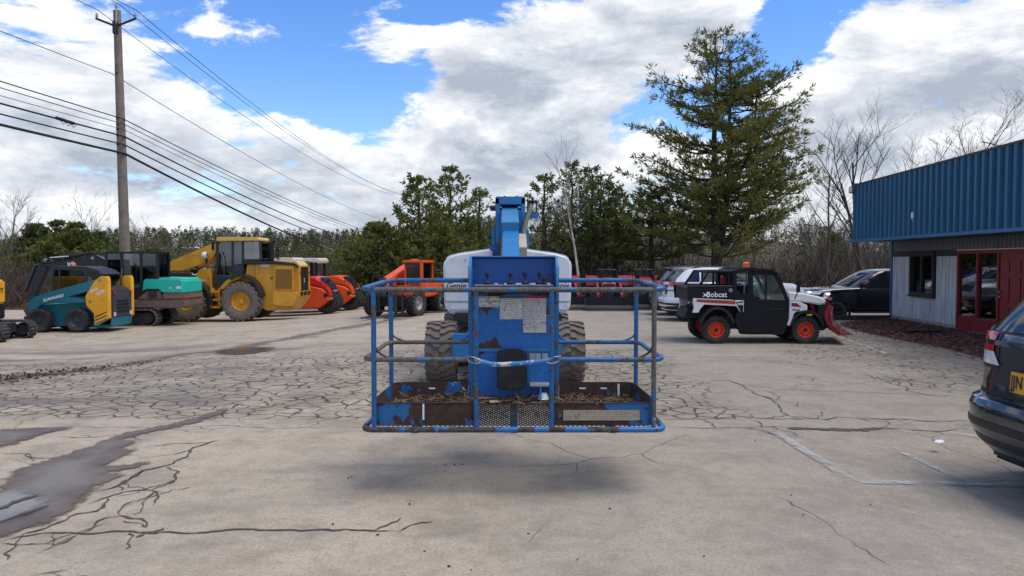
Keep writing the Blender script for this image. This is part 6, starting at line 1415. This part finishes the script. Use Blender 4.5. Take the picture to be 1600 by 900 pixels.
# curved plough blade, angled
prof = [(1385,462),(1362,500),(1362,545),(1378,590),(1410,635),(1455,672)]
pb = sub('plough_blade', uv, (t(1385,0)[0], W/2, 0), (0, 0, R(-16)))
rows = []
for y in np.linspace(-.95, .95, 9): rows.append([(t(a, b_)[0]-t(1385,0)[0], y, t(a, b_)[1]) for a, b_ in prof])
MB().grid(rows).build('moldboard', RED, pb, solid=.02, smooth=50)
q = [(t(a, b_)[0]-t(1385,0)[0], t(a, b_)[1]) for a, b_ in prof]
for y in (-.93, -.45, 0, .45, .93): MB().prism([(x-.01, z) for x, z in q] + [(x-.10, z) for x, z in q[::-1]], y-.012, y+.012).build('rib', RED, pb)
MB().prism([(q[-1][0]-.02,q[-1][1]+.05),(q[-1][0]+.11,q[-1][1]-.03),(q[-1][0]+.09,q[-1][1]-.05),(q[-1][0]-.05,q[-1][1]+.01)], -.96, .96).build('cutting_edge', STEEL, pb)
for y in (-.96,): MB().prism([(q[0][0]+.0,q[0][1]+.02),(q[2][0]+.06,q[2][1]),(q[4][0]+.12,q[4][1]+.06),(q[5][0]+.22,q[5][1]+.02),(q[5][0],q[5][1]),(q[3][0],q[3][1]),(q[1][0],q[1][1])], y-.012, y).build('end_plate', mat('worn_red', '#8c3a38', .5, .2, var=.3, scale=8, dirt='#9a9795', dirt_amt=.7), pb)
# seats inside
x, z = t(720, 470); MB().box(x-.2, x+.35, .2, W-.2, z-.1, z+.08).build('bench_seat', BLKM, uv, bevel=.04); MB().box(x-.25, x-.1, .2, W-.2, z, z+.55).build('seat_back', BLKM, uv, bevel=.05)
x, z = t(895, 395); MB().lathe([(.16,-.015),(.185,0),(.16,.015),(.15,0),(.16,-.015)], (0,0,0), 20, 'x').build('steering_wheel', BLK, uv).location = (x, .42, z)
q = t(460, 378); txt('Bobcat', uv, (q[0]+.02, .005, q[1]), .17, TXTW, bold=.015); b = MB(); q = t(385, 375)
b.prism([(q[0]-.08,q[1]+.04),(q[0]+.02,q[1]+.0),(q[0]+.07,q[1]+.05),(q[0]+.04,q[1]-.02),(q[0]+.08,q[1]-.09),(q[0]-.01,q[1]-.03),(q[0]-.07,q[1]-.07),(q[0]-.03,q[1]+.0)], .0, .006); b.build('animal_head_emblem', TXTW, uv)
q = t(640, 446); txt('3400', uv, (q[0], -.013, q[1]), .075, TXTW, bold=.03); q = t(568, 432); txt('4x4', uv, (q[0], -.015, q[1]), .075, ORANGE, bold=.02, shear=.2)
q = t(1052, 488); txt('Bobcat', uv, (q[0], -.015, q[1]), .06, TXTK, bold=.02)

# ================================================================ cars
CARBLK = mat('car_black', '#0f1319', .16, var=.1, scale=2, coat=.8, dirt='#2a2c2f', dirt_amt=.25)
CARGRN = mat('car_granite', '#252b33', .15, .3, var=.08, scale=2, coat=.9, dirt='#33373b', dirt_amt=.25)
CARWHT = mat('car_white', '#d7dadb', .2, var=.04, scale=2, coat=.7)
CARGRY = mat('car_grey', '#6c7278', .2, .35, var=.06, scale=2, coat=.7)
CARSIL = mat('car_silver', '#a3a8ac', .2, .4, var=.06, scale=2, coat=.7)
def suv(label, loc, rz, paint, name='parked_car', scale=1, plate=None, lamp='wrap', group=None, detail=False):
    c = thing(name, label, 'car', loc, rz, group, scale)
    B = Body([(.27,.26,4.52,.84,3.6),(.36,.10,4.66,.92,4),(.52,.0,4.74,.955,4.2),(.70,-.01,4.76,.965,4.2),(.755,.02,4.75,.965,4.2),(.775,.085,4.74,.955,4.2),(.95,.115,4.70,.962,4.2),(1.10,.13,4.58,.958,4.2),(1.22,.15,4.30,.935,4.4),(1.27,.20,3.55,.90,5),(1.36,.30,3.25,.855,5.5),(1.64,.55,2.62,.72,5),(1.71,.63,2.40,.68,4.5),(1.755,.80,2.1,.58,3.5),(1.775,1.1,1.8,.40,3)])
    body = B.shell('body', paint, c, 96)
    lower = Body([(.24,.28,4.46,.83,3.6),(.30,.17,4.60,.885,4),(.42,.055,4.69,.937,4.2),(.56,-.012,4.75,.966,4.2),(.60,-.012,4.75,.968,4.2)]); lower.shell('lower_bumper', BLK, c, 96)
    pt = B.patch
    MB().box(.35, 4.4, -.72, .72, .2, .36).build('underbody', BLKM, c, bevel=.03)
    pt('rear_window', CARGL, c, B.rear, 9.12, 11.0, (-.68,-.56), (.68,.56), .006, 8, 12)
    for sg in (-1, 1):
        pt('side_window', CARGL, c, lambda t_, x: B.side(t_, x, sg), 9.2, 11.1, (2.05,2.0), (3.0,2.55), .006, 5, 5); pt('side_window', CARGL, c, lambda t_, x: B.side(t_, x, sg), 9.2, 11.1, (1.12,1.15), (1.97,1.93), .006, 5, 5); pt('side_window', CARGL, c, lambda t_, x: B.side(t_, x, sg), 9.2, 11.0, (.62,.86), (1.04,1.07), .006, 5, 4)
        # tail lamp wraps round the corner: red above, clear below
        y0, y1 = (.70, .945)
        fn = lambda t_, a_: B.pt(t_, a_)
        a0, a1 = (math.pi - sg*R(9), math.pi - sg*R(56))
        tl = sub('tail_light', c)
        pt('red_lens', REDL, tl, fn, 7.2, 8.97, (a0, a0), (a1, a1), .014, 5, 10); pt('clear_lens', CLEARL, tl, fn, 6.5, 7.2, (a0+sg*R(4), a0), (a1, a1), .013, 3, 10); pt('lamp_surround', BLK, tl, fn, 6.28, 9.1, (a0+sg*R(3), a0+sg*R(2)), (a1-sg*R(2), a1-sg*R(2)), .006, 5, 10)
        hl = pt('headlight', CLEARL, c, B.front, 6.6, 7.6, (sg*.55, sg*.55), (sg*.93, sg*.9), .008, 3, 6)
        for x in (1.08, 3.82): wheel(c, x, sg*.85, .37, .37, .25, mat('alloy', '#8d9196', .35, .7, var=.15, scale=9), 'block', RUB, .66, 'spoke', out=sg); MB().lathe([(.455,-.02),(.455,.02),(.40,.02),(.40,-.02),(.455,-.02)], (x, sg*.955, .40), 30).build('wheel_arch', BLK, c)
        MB().obox((3.05, sg*1.02, 1.17), (.12, .2, .15)).build('mirror', paint, c, bevel=.04)
        MB().tube([(.85, sg*.60, 1.73), (1.2, sg*.58, 1.79), (2.1, sg*.58, 1.78), (2.4, sg*.62, 1.72)], .018, 8).build('roof_rail', BLK, c)
    pt('windscreen', CARGL, c, B.front, 9.1, 11.4, (-.74,-.60), (.74,.60), .006, 8, 8); pt('grille', BLK, c, B.front, 5.6, 7.0, (-.5,-.5), (.5,.5), .01, 4, 8)
    MB().prism([(.50,1.71),(.62,1.73),(.95,1.775),(.95,1.75),(.66,1.685)], -.60, .60).build('spoiler', paint, c, bevel=.012)
    pt('hatch_seam', BLKM, c, B.rear, 8.98, 9.05, (-.74,-.74), (.74,.74), .004, 1, 14)
    rec = pt('plate_recess', BLK, c, B.rear, 5.6, 7.6, (-.36,-.40), (.36,.40), .003, 3, 6)
    pl = sub('licence_plate', c, (B.rear(6.4, 0).x-.012, 0, .925), (0, R(4), 0))
    MB().box(-.01, 0, -.155, .155, -.078, .078).build('plate', mat('plate_gold', '#d89a1e', .4, var=.06, scale=8) if plate else WHITE, pl, bevel=.003); MB().box(-.006, .004, -.17, .17, -.093, .093).build('plate_frame', BLK, pl, bevel=.003)
    if plate: txt(plate, pl, (-.0125, .142, 0), .135, mat('plate_blue', '#16203f', .5), (R(90), 0, R(-90)), .012, 0, 'lettering', 'LEFT', .72)
    return c, B
p = ground_at(1050, 503.5)
suv('white SUV parked directly behind the utility vehicle', (4.85, 24.1, gz(4.85, 24.1)), R(3), CARWHT, group='cars parked behind the utility vehicle', scale=.98)
suv('grey SUV parked between the white SUV and the red tractors', (5.0, 26.6, gz(5.0, 26.6)), R(2), CARGRY, group='cars parked behind the utility vehicle', scale=.97)
suv('silver car with dark spoiler, farthest in the row behind the utility vehicle', (5.6, 29.2, gz(5.6, 29.2)), R(2), CARSIL, group='cars parked behind the utility vehicle', scale=.97)
jp, JB = suv('dark granite SUV with gold licence plate cut off by the right edge', (4.06, 5.98, gz(5.5, 6.0)), R(1), CARGRN, plate='JJN', scale=1.1)
# rear badge and trim of the near car
txt('Jeep', jp, (JB.rear(8.55, .45).x-.012, .24, 1.15), .17, TXTK, (R(90), R(-6), R(-90)), .03, .15, 'lettering', 'LEFT')
for k_ in range(4): JB.patch('bumper_step', BLK, jp, JB.rear, 4.35+.12*k_, 4.40+.12*k_, (-.8,-.8), (.8,.8), .006, 1, 14)
JB.patch('hatch_handle_bar', CHROME if False else CARGRN, jp, JB.rear, 7.65, 7.95, (-.55,-.55), (.55,.55), .02, 3, 12)
JB.patch('hatch_gap', BLKM, jp, JB.rear, 5.1, 5.3, (-.80,-.80), (.80,.80), .004, 1, 14)
# black pickup behind the building corner, nose to the left
tk_ = thing('pickup_truck', 'black pickup truck half hidden behind the corner of the building', 'pickup', (16.15, 26.9, gz(12, 26.9)), math.pi)
B = Body([(.42,.1,5.65,.88,5),(.55,.0,5.78,.98,6),(.85,0,5.84,1.0,6),(1.05,0,5.82,.99,6),(1.16,.02,5.72,.965,6),(1.235,.05,5.45,.93,6),(1.30,.1,4.30,.90,6)])
B.shell('body', CARBLK, tk_, 96)
B2 = Body([(1.24,1.55,4.42,.92,6),(1.33,1.60,4.22,.90,6),(1.78,1.80,3.45,.76,6),(1.88,1.88,3.22,.72,5),(1.93,2.05,2.9,.6,4),(1.945,2.3,2.7,.4,3)]); B2.shell('cab', CARBLK, tk_, 80)
B2.patch('windscreen', glass('pickup_glass', (.35,.42,.42)) if False else CARGL, tk_, B2.front, 1.05, 2.75, (-.80,-.66), (.80,.66), .006, 8, 10)
for sg in (-1, 1):
    B2.patch('side_window', CARGL, tk_, lambda t_, x: B2.side(t_, x, sg), 1.05, 2.8, (2.95,2.85), (3.95,3.25), .006, 5, 5); B2.patch('side_window', CARGL, tk_, lambda t_, x: B2.side(t_, x, sg), 1.05, 2.8, (1.85,1.98), (2.85,2.75), .006, 5, 5)
    for x in (1.15, 4.78): wheel(tk_, x, sg*.87, .41, .41, .28, mat('black_alloy', '#22252a', .35, .5, var=.2), 'block', RUB, .62, 'spoke', out=sg); MB().lathe([(.53,-.03),(.53,.03),(.46,.03),(.46,-.03),(.53,-.03)], (x, sg*.985, .46), 30).build('wheel_arch', BLK, tk_)
    MB().obox((3.95, sg*1.10, 1.36), (.14, .22, .18)).build('mirror', BLK, tk_, bevel=.04); B.patch('headlight', CLEARL, tk_, B.front, 3.0, 3.9, (sg*.58, sg*.58), (sg*.97, sg*.94), .008, 3, 6)
    MB().box(1.6, 4.2, sg*.98-.05, sg*.98+.05, .40, .48).build('running_board', BLK, tk_, bevel=.02)
B.patch('grille', BLK, tk_, B.front, 1.8, 3.8, (-.55,-.55), (.55,.55), .01, 4, 8)

# ================================================================ small things on the asphalt
p = ground_at(1467, 707); o = tag(MB().prismz([(-.05,-.03),(.03,-.045),(.06,.01),(.01,.04),(-.055,.02)], 0, .02).build('paper_scrap', WHITE, None, bevel=.004), 'small white paper scrap on the asphalt near the dark car', 'litter'); o.location = (p.x, p.y, .002); o.rotation_euler = (.1, -.15, .4)
PEB = mat('pebble', '#4a453f', .9, var=.4, scale=20)
rnd = random.Random(8); pm = [MB().lathe([(.001,.012),(.008,.009),(.011,.0),(.001,-.002)], (0,0,0), 7, 'z').mesh('pebble', PEB) for _ in range(1)]
spots = [(rnd.uniform(450, 1560), rnd.uniform(700, 895)) for _ in range(16)] + [(696,727),(702,727),(710,728),(722,726),(640,790),(1165,680),(1180,690),(1190,705),(1255,805),(1360,790),(1236,775),(1100,870)]
b = MB()
for u, v in spots:
    p = ground_at(u, v); k_ = rnd.uniform(.5, 1.3)
    b.obox((p.x, p.y, .005), (.016*k_, .012*k_, .008*k_), (rnd.random(), rnd.random(), rnd.random()*3))
tag(b.build('gravel_crumbs', PEB, None, bevel=.002), 'scattered dark crumbs of gravel on the near asphalt', 'gravel', kind='stuff')
